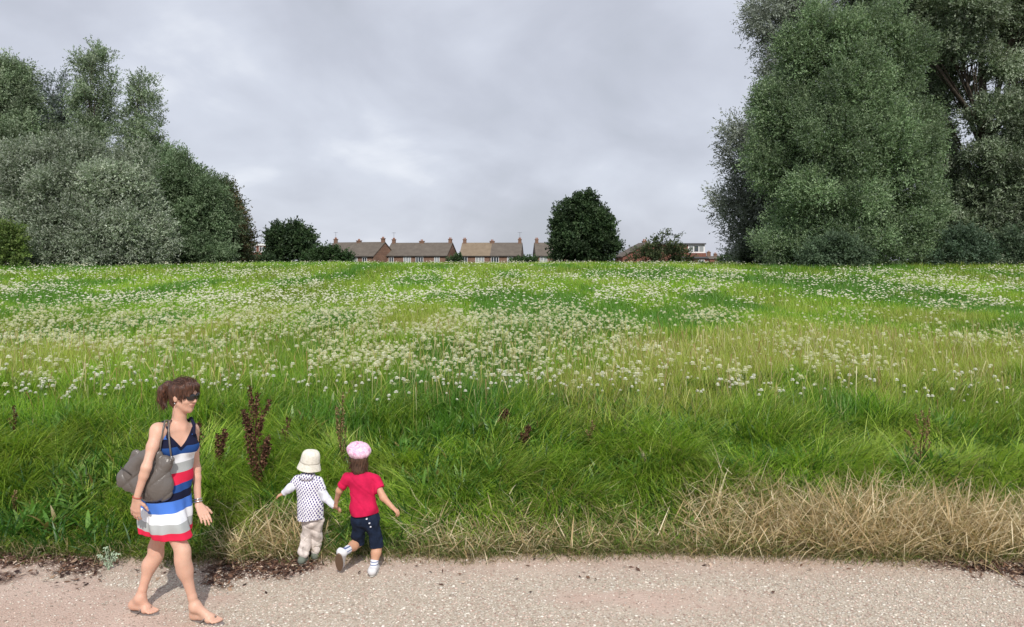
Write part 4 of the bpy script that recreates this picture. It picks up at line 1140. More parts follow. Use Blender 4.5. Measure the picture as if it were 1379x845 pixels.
def _dress(nt, b):
    a = N(nt, 'ShaderNodeAttribute', attribute_name='band')
    navy, blue, mid, bright, white, grey, red = (.010,.012,.035), (.022,.075,.26), (.03,.09,.30), (.07,.19,.62), (.80,.82,.86), (.42,.44,.44), (.68,.025,.07)
    B = [(0, red), (.058, grey), (.137, white), (.229, bright), (.327, navy), (.392, blue), (.457, red), (.551, grey), (.643, white), (.722, blue), (.794, navy), (.871, bright)]
    c = ramp(nt, a.outputs['Fac'], [(p, k) for p, k in B], 'CONSTANT')
    t = N(nt, 'ShaderNodeAttribute', attribute_name='trim')
    c = mixc(nt, t.outputs['Fac'], c, navy)
    n = noise(nt, 380, 2, .5)
    nt.links.new(c, b.inputs['Base Color']); bump(nt, b, n, .12, .002)
M['dress'] = mat('striped_jersey', rough=.85, spec=.15, build=_dress)
M['leather'] = mat('grey_patent_leather', (.125, .110, .100), .30, .6, build=lambda nt, b: bump(nt, b, noise(nt, 14, 4, .6, .8), .5, .02))
M['metal'] = mat('silver_metal', (.6, .6, .6), .25, .5, 1.0)
M['lens'] = mat('dark_lens', (.01, .008, .008), .05, .8)
M['sandal'] = mat('grey_sandal', (.22, .19, .18), .6)
M['coral'] = mat('coral_beads', (.45, .10, .07), .5)
M['eye'] = mat('eyes', (.05, .035, .03), .15, .6)

# ================================================================== woman
WY = 5.43
WX = X_at(235, WY)
wroot = empty('person', (WX, WY, 0), 'woman in striped sleeveless dress and sunglasses walking with a grey shoulder bag', 'person')
def W(px, py, dy=0.0):
    Y = WY + dy
    return np.array([X_at(px, Y) - WX, dy, Z_at(py, Y)])
latc = _u((.76, .65, 0)); fwc = _u((.65, -.76, 0))       # chest: across / forward
latp = _u((.42, .91, 0)); fwp = _u((.91, -.42, 0))       # pelvis
pel = W(226, 668); wai = W(234, 636, .0); che = W(238, 600, 0); nek = W(240, 571, .005)
shR = W(212, 579, -.13); shL = W(258, 579, .11)
elR = W(197, 630, -.26); wrR = W(184, 671, -.27)
elL = W(264, 632, .14); wrL = W(267, 679, .08)
hipR = W(219, 672, -.08); hipL = W(232, 672, .10)
knR = W(246, 748, -.13); anR = W(262, 817, -.10)
knL = W(210, 742, .09); anL = W(188, 806, .04)
HC = W(248.5, 534, .0); hf_ = _u((.93, -.34, -.08)); hu = _u((.06, 0, 1)); HS = .224
def torso(s, g=0.0, k=.05):
    s.cone(che + (0, 0, .03), .128+g, wai, .112+g, k=k, flat=(fwc, .70))
    s.cone(wai, .112+g, pel, .150+g, k=k, flat=(fwp, .74))
    s.cone(shR*.82 + nek*.18 + (0, 0, -.035), .050+g, shL*.82 + nek*.18 + (0, 0, -.035), .050+g, k=k)
    for b in (-1, 1): s.ell(che + latc*b*.062 + fwc*.062 + (0, 0, .0), (.058+g, .050+g, .058+g), (latc, fwc, (0, 0, 1)), k=.03)
s = SDF((-.40, -.45, -.01), (.42, .35, 1.70), .0052)
torso(s)
s.cone(nek + (0, 0, -.05), .050, HC + np.array((-.03, 0, -.06)), .046, k=.035)
s.cone(nek + (-.01, 0, -.03), .040, shR + (0, 0, -.002), .036, k=.04); s.cone(nek + (.01, 0, -.03), .040, shL + (0, 0, -.002), .036, k=.04)
s.cone(nek + latc*(-.02) + fwc*.055 + (0, 0, -.03), .010, shR + (0.02, -.02, -.005), .012, k=.03)
s.cone(nek + latc*(.02) + fwc*.055 + (0, 0, -.03), .010, shL + (-.01, -.02, -.005), .012, k=.03)
head(s, HC, hf_, hu, HS)
for sh, el, wr in ((shR, elR, wrR), (shL, elL, wrL)):
    s.cone(sh, .042, sh*.55 + el*.45, .0345, k=.04); s.cone(sh*.55 + el*.45, .0345, el, .0285, k=.03)
    s.cone(el, .0285, el*.75 + wr*.25, .0285, k=.03); s.cone(el*.75 + wr*.25, .0285, wr, .0215, k=.02, )
hand(s, wrR, W(181, 702, -.25) - wrR, (.2, .95, 0), (.9, -.1, 0), .172, .28)
hand(s, wrL, W(282, 708, .0) - wrL, (-.4, .5, -.5), (.5, -.5, .2), .172, .22)
for hp, kn, an, tw in ((hipR, knR, anR, 1), (hipL, knL, anL, -1)):
    s.cone(hp, .078, kn*.45 + hp*.55, .065, k=.05); s.cone(kn*.45 + hp*.55, .065, kn + (0, 0, .03), .046, k=.03)
    s.cone(kn + (0, 0, .03), .046, kn - (0, 0, .04), .043, k=.03)
    cf = kn*.70 + an*.30 - fwp*.012
    s.cone(kn - (0, 0, .03), .042, cf, .0435, k=.05); s.cone(cf, .0435, an*.82 + kn*.18, .0275, k=.05); s.cone(an*.82 + kn*.18, .0275, an, .028, k=.02)
def foot(s, an, toe, heel, r=.030, L=1.0):
    toe = np.asarray(toe, float); heel = np.asarray(heel, float); d = _u(toe - heel); side = _u(np.cross(d, (0, 0, 1))); 
    s.cone(an, .034, heel + (0, 0, .006), r, k=.03)
    ball = heel + (toe - heel)*.68
    s.cone(an + d*.015, .032, ball + (0, 0, .005), r*.78, k=.03); s.cone(heel, r, ball, r*.8, k=.03)
    s.cone(ball - side*.02, r*.72, ball + side*.022, r*.72, k=.02)
    for o, l, rr in ((-.030, .27, .0125), (-.012, .28, .0095), (.004, .26, .009), (.018, .23, .0085), (.031, .18, .008)):
        s.cone(ball + side*o*.9 + d*.01, rr*1.15, ball + side*o + d*l*.235*.98 + (0, 0, -.008), rr, k=.006)
heR = np.array([*W(262, 829, -.07)[:2], .040]); toR = np.array([*W(294, 838, -.13)[:2], .030])
heL = np.array([*W(180, 822, .06)[:2], .050]); toL = np.array([*W(206, 826, .02)[:2], .028])
foot(s, anR, toR, heR); foot(s, anL, toL, heL)
s.cut(lambda X, Y, Z: .010 - Z)
lipc = HC + (hf_*.355 - hu*.24)*HS
def lip(V): return np.clip(1.6 - np.linalg.norm((V - lipc) * np.array([1, 1, 1.6]), axis=1)/.014, 0, 1) * .8
s.build('body', M['skin'], wroot, attrs={'lip': lip})

# dress
s = SDF((-.36, -.36, .50), (.32, .36, 1.38), .0052)
torso(s, .010, .05)
for hp, kn in ((hipR, knR), (hipL, knL)): s.cone(hp, .100, kn*.45 + hp*.55, .094, k=.07); s.cone(kn*.45 + hp*.55, .094, kn*.8 + hp*.2, .088, k=.05)
s.cone(pel + (0, 0, .02), .160, W(222, 700, .0), .175, k=.05, flat=(latp, .86))
s.cone(W(222, 700, .0), .178, W(222, 742, .0), .192, k=.05, flat=(latp, .84))
pc = W(222, 700)
def folds(X, Y, Z):
    ph = np.arctan2(Y - pc[1], X - pc[0])
    lowf = np.clip((1.02 - Z)/.45, 0, 1)
    return (-.013*lowf*np.sin(ph*7 + 1.2*np.sin(Z*9)) - .006*lowf*np.sin(ph*15 + Z*11)) + .0035*np.sin(Z*46 + 3*np.sin(ph*2+Z*5))*np.clip((Z-.85)/.2, 0, 1)*.9 - .004*np.sin(X*28 + Z*30 + Y*18) + 0*X
s.bulge(folds)
def hemcut(X, Y, Z):
    ph = np.arctan2(Y - pc[1], X - pc[0])
    return (.602 + .010*np.sin(ph*2 + .8) - .03*(X + .07)) - Z
s.cut(hemcut)
def neckcut(X, Y, Z):
    q = (X - che[0])*latc[0] + (Y - che[1])*latc[1]; f = (X - che[0])*fwc[0] + (Y - che[1])*fwc[1]
    front = che[2] + .005 + np.minimum(1.25*np.abs(q), .115)
    back = che[2] + .03 + 0*q
    lim = np.where(f > -.01, front, back)
    side = np.clip(np.abs(q) - .098, 0, 1)*2.2                  # armholes fall away at the sides
    return (Z - (lim - side))*.7
s.cut(neckcut)
def band(V):
    z = V[:, 2]; ph = np.arctan2(V[:, 1] - pc[1], V[:, 0] - pc[0])
    hem = .602 + .010*np.sin(ph*2 + .8) - .03*(V[:, 0] + .07)
    lowf = np.clip((.95 - z)/.4, 0, 1)
    z = z + .010*lowf*np.sin(ph*3 + 1)
    return (z - hem) / (1.37 - hem)
def trim(V):
    q = (V[:, 0] - che[0])*latc[0] + (V[:, 1] - che[1])*latc[1]; f = (V[:, 0] - che[0])*fwc[0] + (V[:, 1] - che[1])*fwc[1]
    d = (che[2] + .005 + 1.25*np.abs(q)) - V[:, 2]
    return ((f > 0) & (d < .028)).astype(float)
s.build('dress', M['dress'], wroot, attrs={'band': band, 'trim': trim})
M['navy'] = cloth('navy_cotton', (.012, .014, .04))
for b, sh in ((-1, shR), (1, shL)):
    q = .088*b
    a = che + latc*q + fwc*.092 + (0, 0, .085); tp = che + latc*(q*1.08) + fwc*.01 + (0, 0, .178 if b > 0 else .172); bk = che + latc*q*.95 - fwc*.085 + (0, 0, .05)
    s = SDF(np.minimum.reduce([a, tp, bk]) - .04, np.maximum.reduce([a, tp, bk]) + .04, .003)
    m1 = (a + tp)/2 + fwc*.028 + (0, 0, .018); m2 = (tp + bk)/2 - fwc*.03 + (0, 0, .03)
    for p, q2 in ((a, m1), (m1, tp), (tp, m2), (m2, bk)): s.cone(p, .011, q2, .011, k=.006)
    s.build('dress_strap', M['navy'], wroot)

# hair: cap, fringe, ponytail
P_ = lambda a, b, c: HC + (hf_*a + _u(np.cross(hu, hf_))*b + hu*c)*HS
hl_ = _u(np.cross(hu, hf_))
s = SDF(HC - .26, HC + .22, .004)
s.ell(P_(-.08, 0, .16), (.47*HS, .385*HS, .41*HS), (hf_, hl_, hu), k=0)
s.ell(P_(-.20, 0, -.06), (.24*HS, .28*HS, .33*HS), (hf_, hl_, hu), k=.03)
s.cone(P_(-.26, .05, -.25), .045, P_(-.20, .05, -.46), .018, k=.02)
s.cone(P_(-.24, -.1, -.2), .04, P_(-.12, -.16, -.42), .012, k=.02)
def face_open(X, Y, Z):
    q = (X - HC[0])*hf_[0] + (Y - HC[1])*hf_[1] + (Z - HC[2])*hf_[2]; u_ = (X - HC[0])*hu[0] + (Z - HC[2])*hu[2]; l_ = (X - HC[0])*hl_[0] + (Y - HC[1])*hl_[1] + (Z - HC[2])*hl_[2]
    q, u_, l_ = q/HS, u_/HS, l_/HS
    lim = .0 + .34*np.clip((u_ + .02)/.30, 0, 1)**.8 + 1.2*np.clip((u_ - .26)*3, 0, 1)
    return (q - lim)*HS*.8 * np.where(u_ > -.6, 1, 1)
s.cut(face_open)
# side-swept fringe and locks at the temples
for a, b_, r0, r1 in (((.30, -.20, .38), (.26, -.31, .02), .030, .010), ((.36, -.08, .36), (.36, -.23, .10), .024, .010), ((.34, .10, .36), (.32, .26, .10), .024, .010),
                      ((.15, -.30, .30), (.10, -.335, -.02), .030, .010), ((.12, -.335, .1), (.18, -.32, -.10), .012, .005), ((.38, -.02, .34), (.40, -.14, .20), .018, .008), ((.15, .30, .30), (.10, .335, -.02), .028, .010)):
    s.cone(P_(*a), r0, P_(*b_), r1, k=.012)
# ponytail
pt = [P_(-.50, 0, .20), P_(-.66, .0, .24), P_(-.80, .0, .06), P_(-.86, 0, -.20), P_(-.80, 0, -.50)]
for (a, b_, r0, r1) in ((0, 1, .020, .034), (1, 2, .034, .046), (2, 3, .046, .036), (3, 4, .036, .010)): s.cone(pt[a], r0, pt[b_], r1, k=.015)
s.cone(pt[2], .02, P_(-.84, .05, -.18), .008, k=.01); s.cone(pt[1], .02, P_(-.80, -.05, .14), .008, k=.01); s.cone(pt[3], .02, P_(-.62, -.08, -.42), .006, k=.01)
s.bulge(lambda X, Y, Z: .0016*np.sin(X*210 + 3*np.sin(Z*30) + Z*60) * np.sin(Y*160 + 2*np.sin(Z*25)))
cap = []
for a0 in np.linspace(-.9, .9, 9):       # combed back from the forehead to the tie
    cap.append([P_(.30 - .1*abs(a0), .28*a0, .36), P_(.12, .36*a0, .56 - .08*abs(a0)), P_(-.18, .36*a0, .575 - .10*abs(a0)), P_(-.42, .22*a0, .40), P_(-.54, .05*a0, .20)])
tail = [[pt[0], pt[1], pt[2], pt[3], pt[4]], [pt[1], P_(-.78, .06, .18), P_(-.90, .05, -.05), P_(-.90, .0, -.30)], [pt[1], pt[2], P_(-.74, -.05, -.2), P_(-.70, -.06, -.46)]]
nape = [[P_(-.2, .1*q, -.3), P_(-.2, .12*q, -.46), P_(-.16, .14*q, -.60)] for q in (-1.5, -.5, 1)]
e1 = strands(cap, 170, .006, .0016, 1, .25); e2 = strands(tail, 150, .017, .0016, 2, .45); e3 = strands(nape, 30, .008, .0011, 3, .5)
ex = (np.vstack([e1[0], e2[0], e3[0]]), np.vstack([e1[1], e2[1] + len(e1[0]), e3[1] + len(e1[0]) + len(e2[0])]))
s.build('hair', M['hair_woman'], wroot, extra=ex)
tie = MB(); tie.tube([P_(-.47, 0, .16), P_(-.53, 0, .165)], .026, 10); tie.build('hair_tie', M['navy'], wroot, smooth=True)
# sunglasses
sg = SDF(HC - .13, HC + .15, .0028)
for b in (-1, 1):
    sg.ell(P_(.385, .135*b, .045), (.012, .032, .025), (_u(hf_ + hl_*.35*b), hl_, hu), k=0)
    sg.cone(P_(.36, .25*b, .07), .0045, P_(.0, .37*b, .05), .004, k=.003)
sg.cone(P_(.405, -.06, .06), .004, P_(.405, .06, .06), .004, k=.003)
sg.build('sunglasses', M['lens'], wroot)
er = MB()
for b in (-1, 1): er.tube([P_(-.03, .36*b, -.16), P_(-.03, .365*b, -.20)], .005, 6)
er.build('earrings', M['metal'], wroot, smooth=True)
def ring(name, c, ax, rad, th, m, parent, n=20):
    ax = Vector(tuple(_u(ax))); u = ax.orthogonal().normalized(); v = ax.cross(u)
    mb = MB(); mb.tube([Vector(tuple(c)) + (u*math.cos(2*math.pi*i/n) + v*math.sin(2*math.pi*i/n))*rad for i in range(n+1)], th, 6, cap=False)
    return mb.build(name, m, parent, smooth=True)
ring('bracelet', wrR*.97 + elR*.03, wrR - elR, .027, .0035, M['coral'], wroot)
ring('bracelet', wrL*.93 + elL*.07, wrL - elL, .0275, .006, M['metal'], wroot)
ring('bracelet', wrL*.86 + elL*.14, wrL - elL, .0285, .004, M['metal'], wroot)
# flip-flops
def sandal(he, to, r):
    d = _u((to - he)*np.array([1, 1, 0])); side = _u(np.cross(d, (0, 0, 1))); Lf = np.linalg.norm((to-he)[:2])
    mb = MB(); n = 22; prof = []
    for i in range(n):
        a = 2*math.pi*i/n; cx_ = math.cos(a); sy = math.sin(a)
        wv = .043 if cx_ > 0 else .036
        c = he*np.array([1, 1, 0]) + d*(Lf*.5 + .012) + d*cx_*(Lf*.5 + .035) + side*sy*wv*(1 - .12*(cx_ < 0))
        prof.append(c)
    zb, zt = .002, .012
    mb.poly([(p[0], p[1], zb) for p in prof] + [(p[0], p[1], zt) for p in prof], [tuple(range(n))[::-1], tuple(range(n, 2*n))] + [(i, (i+1) % n, n + (i+1) % n, n + i) for i in range(n)])
    o = mb.build('sandal', M['sandal'], wroot, smooth=False)
    st = MB(); post = he*np.array([1,1,0]) + d*(Lf*.86); 
    for b in (-1, 1):
        st.tube([tuple(post + np.array([0, 0, .045]) - side*.012), tuple(he*np.array([1,1,0]) + d*Lf*.62 + side*b*.033 + np.array([0,0,.052])), tuple(he*np.array([1,1,0]) + d*Lf*.40 + side*b*.044 + np.array([0,0,.012]))], .0045, 6)
    st.build('strap', M['sandal'], o, smooth=True)
sandal(heR, toR, .03); sandal(heL, toL, .03)

# shoulder bag --------------------------------------------------------
bagC = W(197, 642, -.165)
broot = empty('shoulder_bag', (WX + bagC[0], WY + bagC[1], bagC[2] - .19), 'slouchy shiny grey leather bag hanging from the woman’s shoulder', 'bag')
boff = np.array([bagC[0], bagC[1], bagC[2] - .19])
def Bp(px, py, dy=-.165): return W(px, py, dy) - boff
s = SDF((-.26, -.13, -.05), (.26, .13, .46), .0045)
fl = ((0, 1, 0), .60)
s.cone(Bp(171, 642), .068, Bp(184, 615), .048, k=.05, flat=fl)
s.cone(Bp(176, 650), .065, Bp(210, 652), .105, k=.05, flat=fl)
s.cone(Bp(206, 655), .105, Bp(212, 625), .062, k=.05, flat=fl)
s.cone(Bp(196, 612), .04, Bp(226, 620), .035, k=.05, flat=fl)
s.cone(Bp(220, 628), .035, Bp(222, 662), .045, k=.05, flat=fl)
s.bulge(lambda X, Y, Z: .008*np.sin(X*30 - Z*26 + 1.6*np.sin(Z*9)) * np.clip(Z*3.2 + .1, .2, 1) + .010*(1-np.abs(np.sin(X*26 + Z*10 + 1.5*np.sin(Z*12 + X*9))))**3 * np.clip(Z*6, 0, 1) + .007*(1-np.abs(np.sin(X*17 - Z*21 + 2)))**4)
s.cut(lambda X, Y, Z: .004 - Z)
s.cut(lambda X, Y, Z: (Z - (Bp(200, 608)[2] + .02)) + 0*X)
s.build('bag_body', M['leather'], broot)
sm_ = MB()
M['seam'] = mat('dark_seam', (.05, .045, .042), .5)
def bag_strip(name, pts, r, m): 
    mb = MB(); mb.tube(pts, r, 6); return mb.build(name, m, broot, smooth=True)
ysf = -.060
bag_strip('seam', [Bp(213, 618) + (0, -.052, 0), Bp(208, 634) + (0, -.064, 0), Bp(201, 655) + (0, -.074, 0), Bp(200, 668) + (0, -.070, 0)], .0035, M['seam'])
bag_strip('seam', [Bp(166, 627) + (0, -.040, 0), Bp(172, 630) + (0, -.048, 0), Bp(182, 637) + (0, -.052, 0)], .0035, M['seam'])
bag_strip('zip', [Bp(193, 641) + (0, -.064, 0), Bp(201, 640) + (0, -.069, 0), Bp(208, 641) + (0, -.069, 0)], .004, M['seam'])
for (ax_, az_), (tx, tz), tw in (((215, 614), (222, 569), -.02), ((231, 616), (227, 569), .02)):
    a = Bp(ax_, az_, -.165); t_ = Bp(tx, tz, -.12 + tw)
    ex = a + (0, -.005, 0)
    bag_strip('strap', [ex, a*.6 + t_*.4 + (0, -.012, 0), a*.25 + t_*.75 + (0, -.012, 0), t_ + (0, .0, .008), t_ + (-.004, .05, .004), t_ + (-.01, .10, -.09)], .0065, M['leather'])
    bag_strip('ring', [a + (-.008, -.008, .002), a + (0, -.012, .012), a + (.008, -.008, .002), a + (0, -.012, -.008), a + (-.008, -.008, .002)], .003, M['metal'])
    bag_strip('strap_tab', [a + (0, -.010, -.005), a + (0, -.020, -.04)], .009, M['leather'])
# ================================================================== toddler in a sun hat
TY = 6.36
TX = X_at(417, TY)
troot = empty('person', (TX, TY, .012), 'toddler in cream sun hat, spotted white tunic and beige trousers walking away', 'person')
def T(px, py, dy=0.0):
    Y = TY + dy
    return np.array([X_at(px, Y) - TX, dy, Z_at(py, Y) - .012])
tl = _u((1, .12, 0)); tf = _u((-.12, 1, 0)); up_ = np.array((0, 0, 1.))
pel = T(422, 700); che = T(414, 656, .0); nek = T(415.5, 637)
HC = T(417.5, 626, .01); hf_ = _u((.35, .94, -.05)); hu = _u((.10, 0, 1)); HS = .158
s = SDF((-.30, -.28, -.01), (.32, .25, .95), .0048)
s.cone(che, .070, pel + (0, 0, .02), .055, k=.03, flat=(tf, .8)); s.cone(nek - (0, 0, .02), .034, HC - (0, 0, .05), .034, k=.02)
s.cone(T(402, 648), .032, T(427, 650), .032, k=.03)
head(s, HC, hf_, hu, HS)
aL = (T(402, 649, 0), T(390, 658, -.03), T(382, 664.5, -.03)); aR = (T(427, 651, 0), T(439, 671, -.02), T(450, 682, -.05))
for a in (aL, aR): s.cone(a[0], .030, a[1], .024, k=.02); s.cone(a[1], .024, a[2], .017, k=.02)
hand(s, aL[2], (-.8, -.05, -.35), (.3, .2, -.9), (0, .9, .2), .085, .5, k=.004)
hand(s, aR[2], (.75, -.18, -.35), (-.2, .2, -.9), (.1, .9, .3), .085, .6, k=.004)
lg = ((T(417, 702, 0), T(413, 722, .02), T(409, 744, -.03)), (T(426, 702, .01), T(427, 722, .05), T(425, 741, .05)))
for a in lg: s.cone(a[0], .032, a[1], .027, k=.02); s.cone(a[1], .026, a[2], .020, k=.02)
s.build('body', M['skin_child'], troot, attrs={'lip': lambda V: np.clip(1.6 - np.linalg.norm(V - (HC + (hf_*.355 - hu*.24)*HS), axis=1)/.010, 0, 1)*.7})
# hair wisps under the hat
s = SDF(HC - .13, HC + .13, .004)
s.ell(HC - hf_*.012 + hu*.02, (.44*HS, .37*HS, .42*HS), (hf_, np.cross(hu, hf_), hu), k=0)
s.cut(lambda X, Y, Z: ((X - HC[0])*hf_[0] + (Y - HC[1])*hf_[1]) - .03); s.cut(lambda X, Y, Z: (HC[2] - .045) - Z + 0*X + 0*Y)
s.build('hair', mat('light_brown_hair', rough=.5, spec=.4, build=_hair((.12, .07, .04), (.28, .17, .10))), troot)
# tunic
def _spots(nt, b):
    t = nt.nodes.new('ShaderNodeTexCoord'); mp = nt.nodes.new('ShaderNodeMapping')
    mp.inputs['Rotation'].default_value = (0, R(35), 0)
    mp.inputs['Scale'].default_value = (62, 0.01, 42); nt.links.new(t.outputs['Object'], mp.inputs[0])
    v = N(nt, 'ShaderNodeTexVoronoi', Randomness=.12, Scale=1.0); nt.links.new(mp.outputs[0], v.inputs['Vector'])
    c = ramp(nt, v.outputs['Distance'], [(0, (.06, .04, .20)), (.30, (.09, .06, .24)), (.36, (.76, .76, .80)), (1, (.80, .80, .84))])
    nt.links.new(c, b.inputs['Base Color'])
M['spots'] = mat('spotted_cotton', rough=.9, spec=.1, build=_spots)
M['white_cotton'] = cloth('white_cotton', (.74, .76, .84), sc=25)
s = SDF((-.2, -.2, .20), (.2, .2, .78), .0045)
s.cone(T(402, 647.5), .044, T(427, 649), .044, k=.03, flat=(tf, .85)); s.cone(che, .092, T(418, 682), .096, k=.04, flat=(tf, .85)); s.cone(T(418, 682), .098, T(418, 700), .108, k=.04, flat=(tf, .9))
s.cone(nek - (0, 0, .03), .045, nek - (0, 0, .012), .040, k=.03)
s.cone(T(401, 648), .042, T(396, 652, -.01), .036, k=.02); s.cone(T(428, 650), .042, T(433, 658, -.01), .036, k=.02)
s.bulge(lambda X, Y, Z: -.006*np.clip((.55 - Z)*3, 0, 1)*np.sin(np.arctan2(Y, X - .01)*8 + Z*6))
s.cut(lambda X, Y, Z: (T(0, 698)[2] + .006*np.sin(X*30) ) - Z + 0*Y)
s.build('tunic', M['spots'], troot)
s = SDF(nek + (-.09, -.12, -.10), nek + (.09, .06, .04), .004)          # hood lying on the back
s.ell(nek + (-.005, -.055, -.022), (.058, .026, .030), None, k=0); s.cone(nek + (-.045, -.02, -.01), .016, nek + (.045, -.02, -.01), .016, k=.02)
s.build('hood', M['spots'], troot)
for a in (aL, aR):
    lo = np.minimum.reduce(a) - .05; hi = np.maximum.reduce(a) + .05
    s = SDF(lo, hi, .004); s.cone(a[0], .038, a[1], .031, k=.02); s.cone(a[1], .031, a[2], .024, k=.02)
    d = _u(a[2] - a[1]); c0 = a[2].copy()
    s.bulge(lambda X, Y, Z: wob(X, Y, Z, .0018, 90)); s.cut(lambda X, Y, Z: (X - c0[0])*d[0] + (Y - c0[1])*d[1] + (Z - c0[2])*d[2] - .006)
    s.build('sleeve', M['white_cotton'], troot)
M['beige'] = cloth('beige_cotton', (.72, .64, .60), sc=22, var=.2)
s = SDF((-.14, -.16, .02), (.16, .18, .42), .0045)
s.cone(T(418, 700), .068, T(424, 701), .068, k=.03, flat=(tf, .85))
for i, a in enumerate(lg):
    s.cone(a[0], .052, a[1], .045, k=.02); s.cone(a[1], .045, a[2] - (0, 0, .005), .045 if i == 0 else .038, k=.02)
s.bulge(lambda X, Y, Z: wob(X, Y, Z, .006, 45, .7) + .005*(1-np.abs(np.sin(Z*32 + X*20)))**3); s.cut(lambda X, Y, Z: .048 - Z + 0*X + 0*Y + .01*np.sin(X*20))
s.build('trousers', M['beige'], troot)
M['tshoe'] = mat('grey_green_shoe', (.16, .18, .15), .8); M['sole'] = mat('pale_sole', (.50, .48, .44), .8)
def shoe(parent, an, heel, toe, r, m, up=(0, 0, 1), sole=True, h=.0035):
    lo = np.minimum.reduce([an, heel, toe]) - r*2.2; hi = np.maximum.reduce([an, heel, toe]) + r*2.2
    s = SDF(lo, hi, h); d = _u(toe - heel); u = _u(np.asarray(up, float) - d*np.dot(up, d)); sd_ = np.cross(d, u)
    s.cone(heel + u*r*.25, r, toe - d*r*.7, r*.92, k=.01); s.cone(an, r*.85, heel + u*r*.4, r*.85, k=.02); s.cone(an + d*.01, r*.75, toe*.6 + heel*.4 + u*r*.3, r*.7, k=.02)
    c = heel - u*r*.55
    s.cut(lambda X, Y, Z: -((X-c[0])*u[0] + (Y-c[1])*u[1] + (Z-c[2])*u[2]))
    ct = an + u*r*.3
    s.cut(lambda X, Y, Z: ((X-ct[0])*u[0] + (Y-ct[1])*u[1] + (Z-ct[2])*u[2]))
    o = s.build('shoe', m, parent)
    if sole:
        mb = MB(); n = 20; Lf = np.linalg.norm(toe - heel)
        pts = [heel + d*(Lf*.5 - r*.0) + d*math.cos(2*math.pi*i/n)*(Lf*.5 + r*.75) + sd_*math.sin(2*math.pi*i/n)*r*1.0 for i in range(n)]
        a_ = [tuple(p - u*r*.58) for p in pts]; b_ = [tuple(p - u*(r*.58 + r*.28)) for p in pts]
        mb.poly(a_ + b_, [tuple(range(n)), tuple(range(n, 2*n))[::-1]] + [(i, (i+1) % n, n + (i+1) % n, n+i)[::-1] for i in range(n)])
        mb.build('sole', M['sole'] if sole is True else sole, o)
    return o
shoe(troot, T(408, 746, -.03), T(406, 750, -.06) * (1, 1, 0) + (0, 0, .030), T(414, 752, .03) * (1, 1, 0) + (0, 0, .026), .029, M['tshoe'])
shoe(troot, T(425, 742, .05), T(424, 748, .03) * (1, 1, 0) + (0, 0, .034), T(429, 748, .13) * (1, 1, 0) + (0, 0, .030), .029, M['tshoe'])
# bucket hat
def _hat(nt, b):
    n = noise(nt, 60, 4, .6)
    nt.links.new(ramp(nt, n, [(.3, (.62, .59, .50)), (.7, (.80, .77, .69))]), b.inputs['Base Color']); bump(nt, b, n, .5, .005)
M['hat'] = mat('cream_hat_cloth', rough=.9, build=_hat)
ha = _u((.17, -.10, 1)); hb = HC + hu*.005 + np.array((-.002, -.004, 0))
def lathe(name, base, axis, prof, m, parent, n=40, wave=0.0, close_top=True):
    ax = Vector(tuple(_u(axis))); u = ax.orthogonal().normalized(); v = ax.cross(u); mb = MB(); b = Vector(tuple(base))
    pts = []
    for (rr, hh) in prof:
        for j in range(n):
            a = 2*math.pi*j/n; q = rr*(1 + wave*math.sin(a*5)*min(1, rr/.08))
            pts.append(tuple(b + ax*(hh + wave*.06*math.sin(a*3+1)) + (u*math.cos(a) + v*math.sin(a))*q))
    fc = []
    for i in range(len(prof)-1):
        for j in range(n): fc.append((i*n+j, i*n+(j+1) % n, (i+1)*n+(j+1) % n, (i+1)*n+j))
    if close_top: fc.append(tuple((len(prof)-1)*n + j for j in range(n)))
    mb.poly(pts, fc)
    o = mb.build(name, m, parent, smooth=True); sb = o.modifiers.new('sub', 'SUBSURF'); sb.levels = 1; sb.render_levels = 1
    sl = o.modifiers.new('solid', 'SOLIDIFY'); sl.thickness = .003
    return o
hat = lathe('hat', hb, ha, [(.080, .018), (.078, .05), (.074, .085), (.066, .104), (.045, .115), (.02, .118), (.004, .1185)], M['hat'], troot, wave=.02)
lathe('brim', hb, ha, [(.098, -.034), (.096, -.028), (.090, -.008), (.083, .012), (.0815, .020)], M['hat'], hat, wave=.03, close_top=False)

# ================================================================== girl in a pink beret
GY = 6.13
GX = X_at(490, GY)
groot = empty('person', (GX, GY, .012), 'girl in pink beret, crimson t-shirt and dark cropped jeans running away holding the toddler’s hand', 'person')
def G(px, py, dy=0.0):
    Y = GY + dy
    return np.array([X_at(px, Y) - GX, dy, Z_at(py, Y) - .012])
gl = _u((1, .15, 0)); gf = _u((-.15, 1, 0))
pel = G(491, 692, 0); che = G(487, 655, .02); nek = G(485, 632, .04)
HC = G(484, 617, .06); hf_ = _u((-.15, .98, -.12)); hu = _u((0, .10, 1)); HS = .172
aL = (G(467, 645, .03), G(457, 661, .05), G(453, 675, .10)); aR = (G(505, 647, .03), G(516, 670, -.03), G(528, 683, -.06))
hipL = G(484, 700, 0); knL = G(482, 731, .10); anL = G(463, 744, -.10)
hipR = G(500, 700, 0); knR = G(508, 735, .04); anR = G(503, 764, -.01)
s = SDF((-.32, -.32, -.01), (.36, .32, 1.10), .005)
s.cone(che, .080, pel + (0, 0, .02), .060, k=.03, flat=(gf, .76)); s.cone(nek - (0, 0, .03), .033, HC - (0, 0, .05), .034, k=.02)
s.cone(aL[0], .036, aR[0], .036, k=.03)
head(s, HC, hf_, hu, HS)
for a in (aL, aR): s.cone(a[0], .032, a[1], .0245, k=.02); s.cone(a[1], .0255, a[2], .0175, k=.02)
hand(s, aL[2], (-.2, .35, -.9), (.6, .6, .2), (.2, .9, 0), .105, .5, k=.004)
hand(s, aR[2], (.70, -.15, -.55), (-.6, .3, -.6), (.2, .9, .1), .105, .75, k=.004)
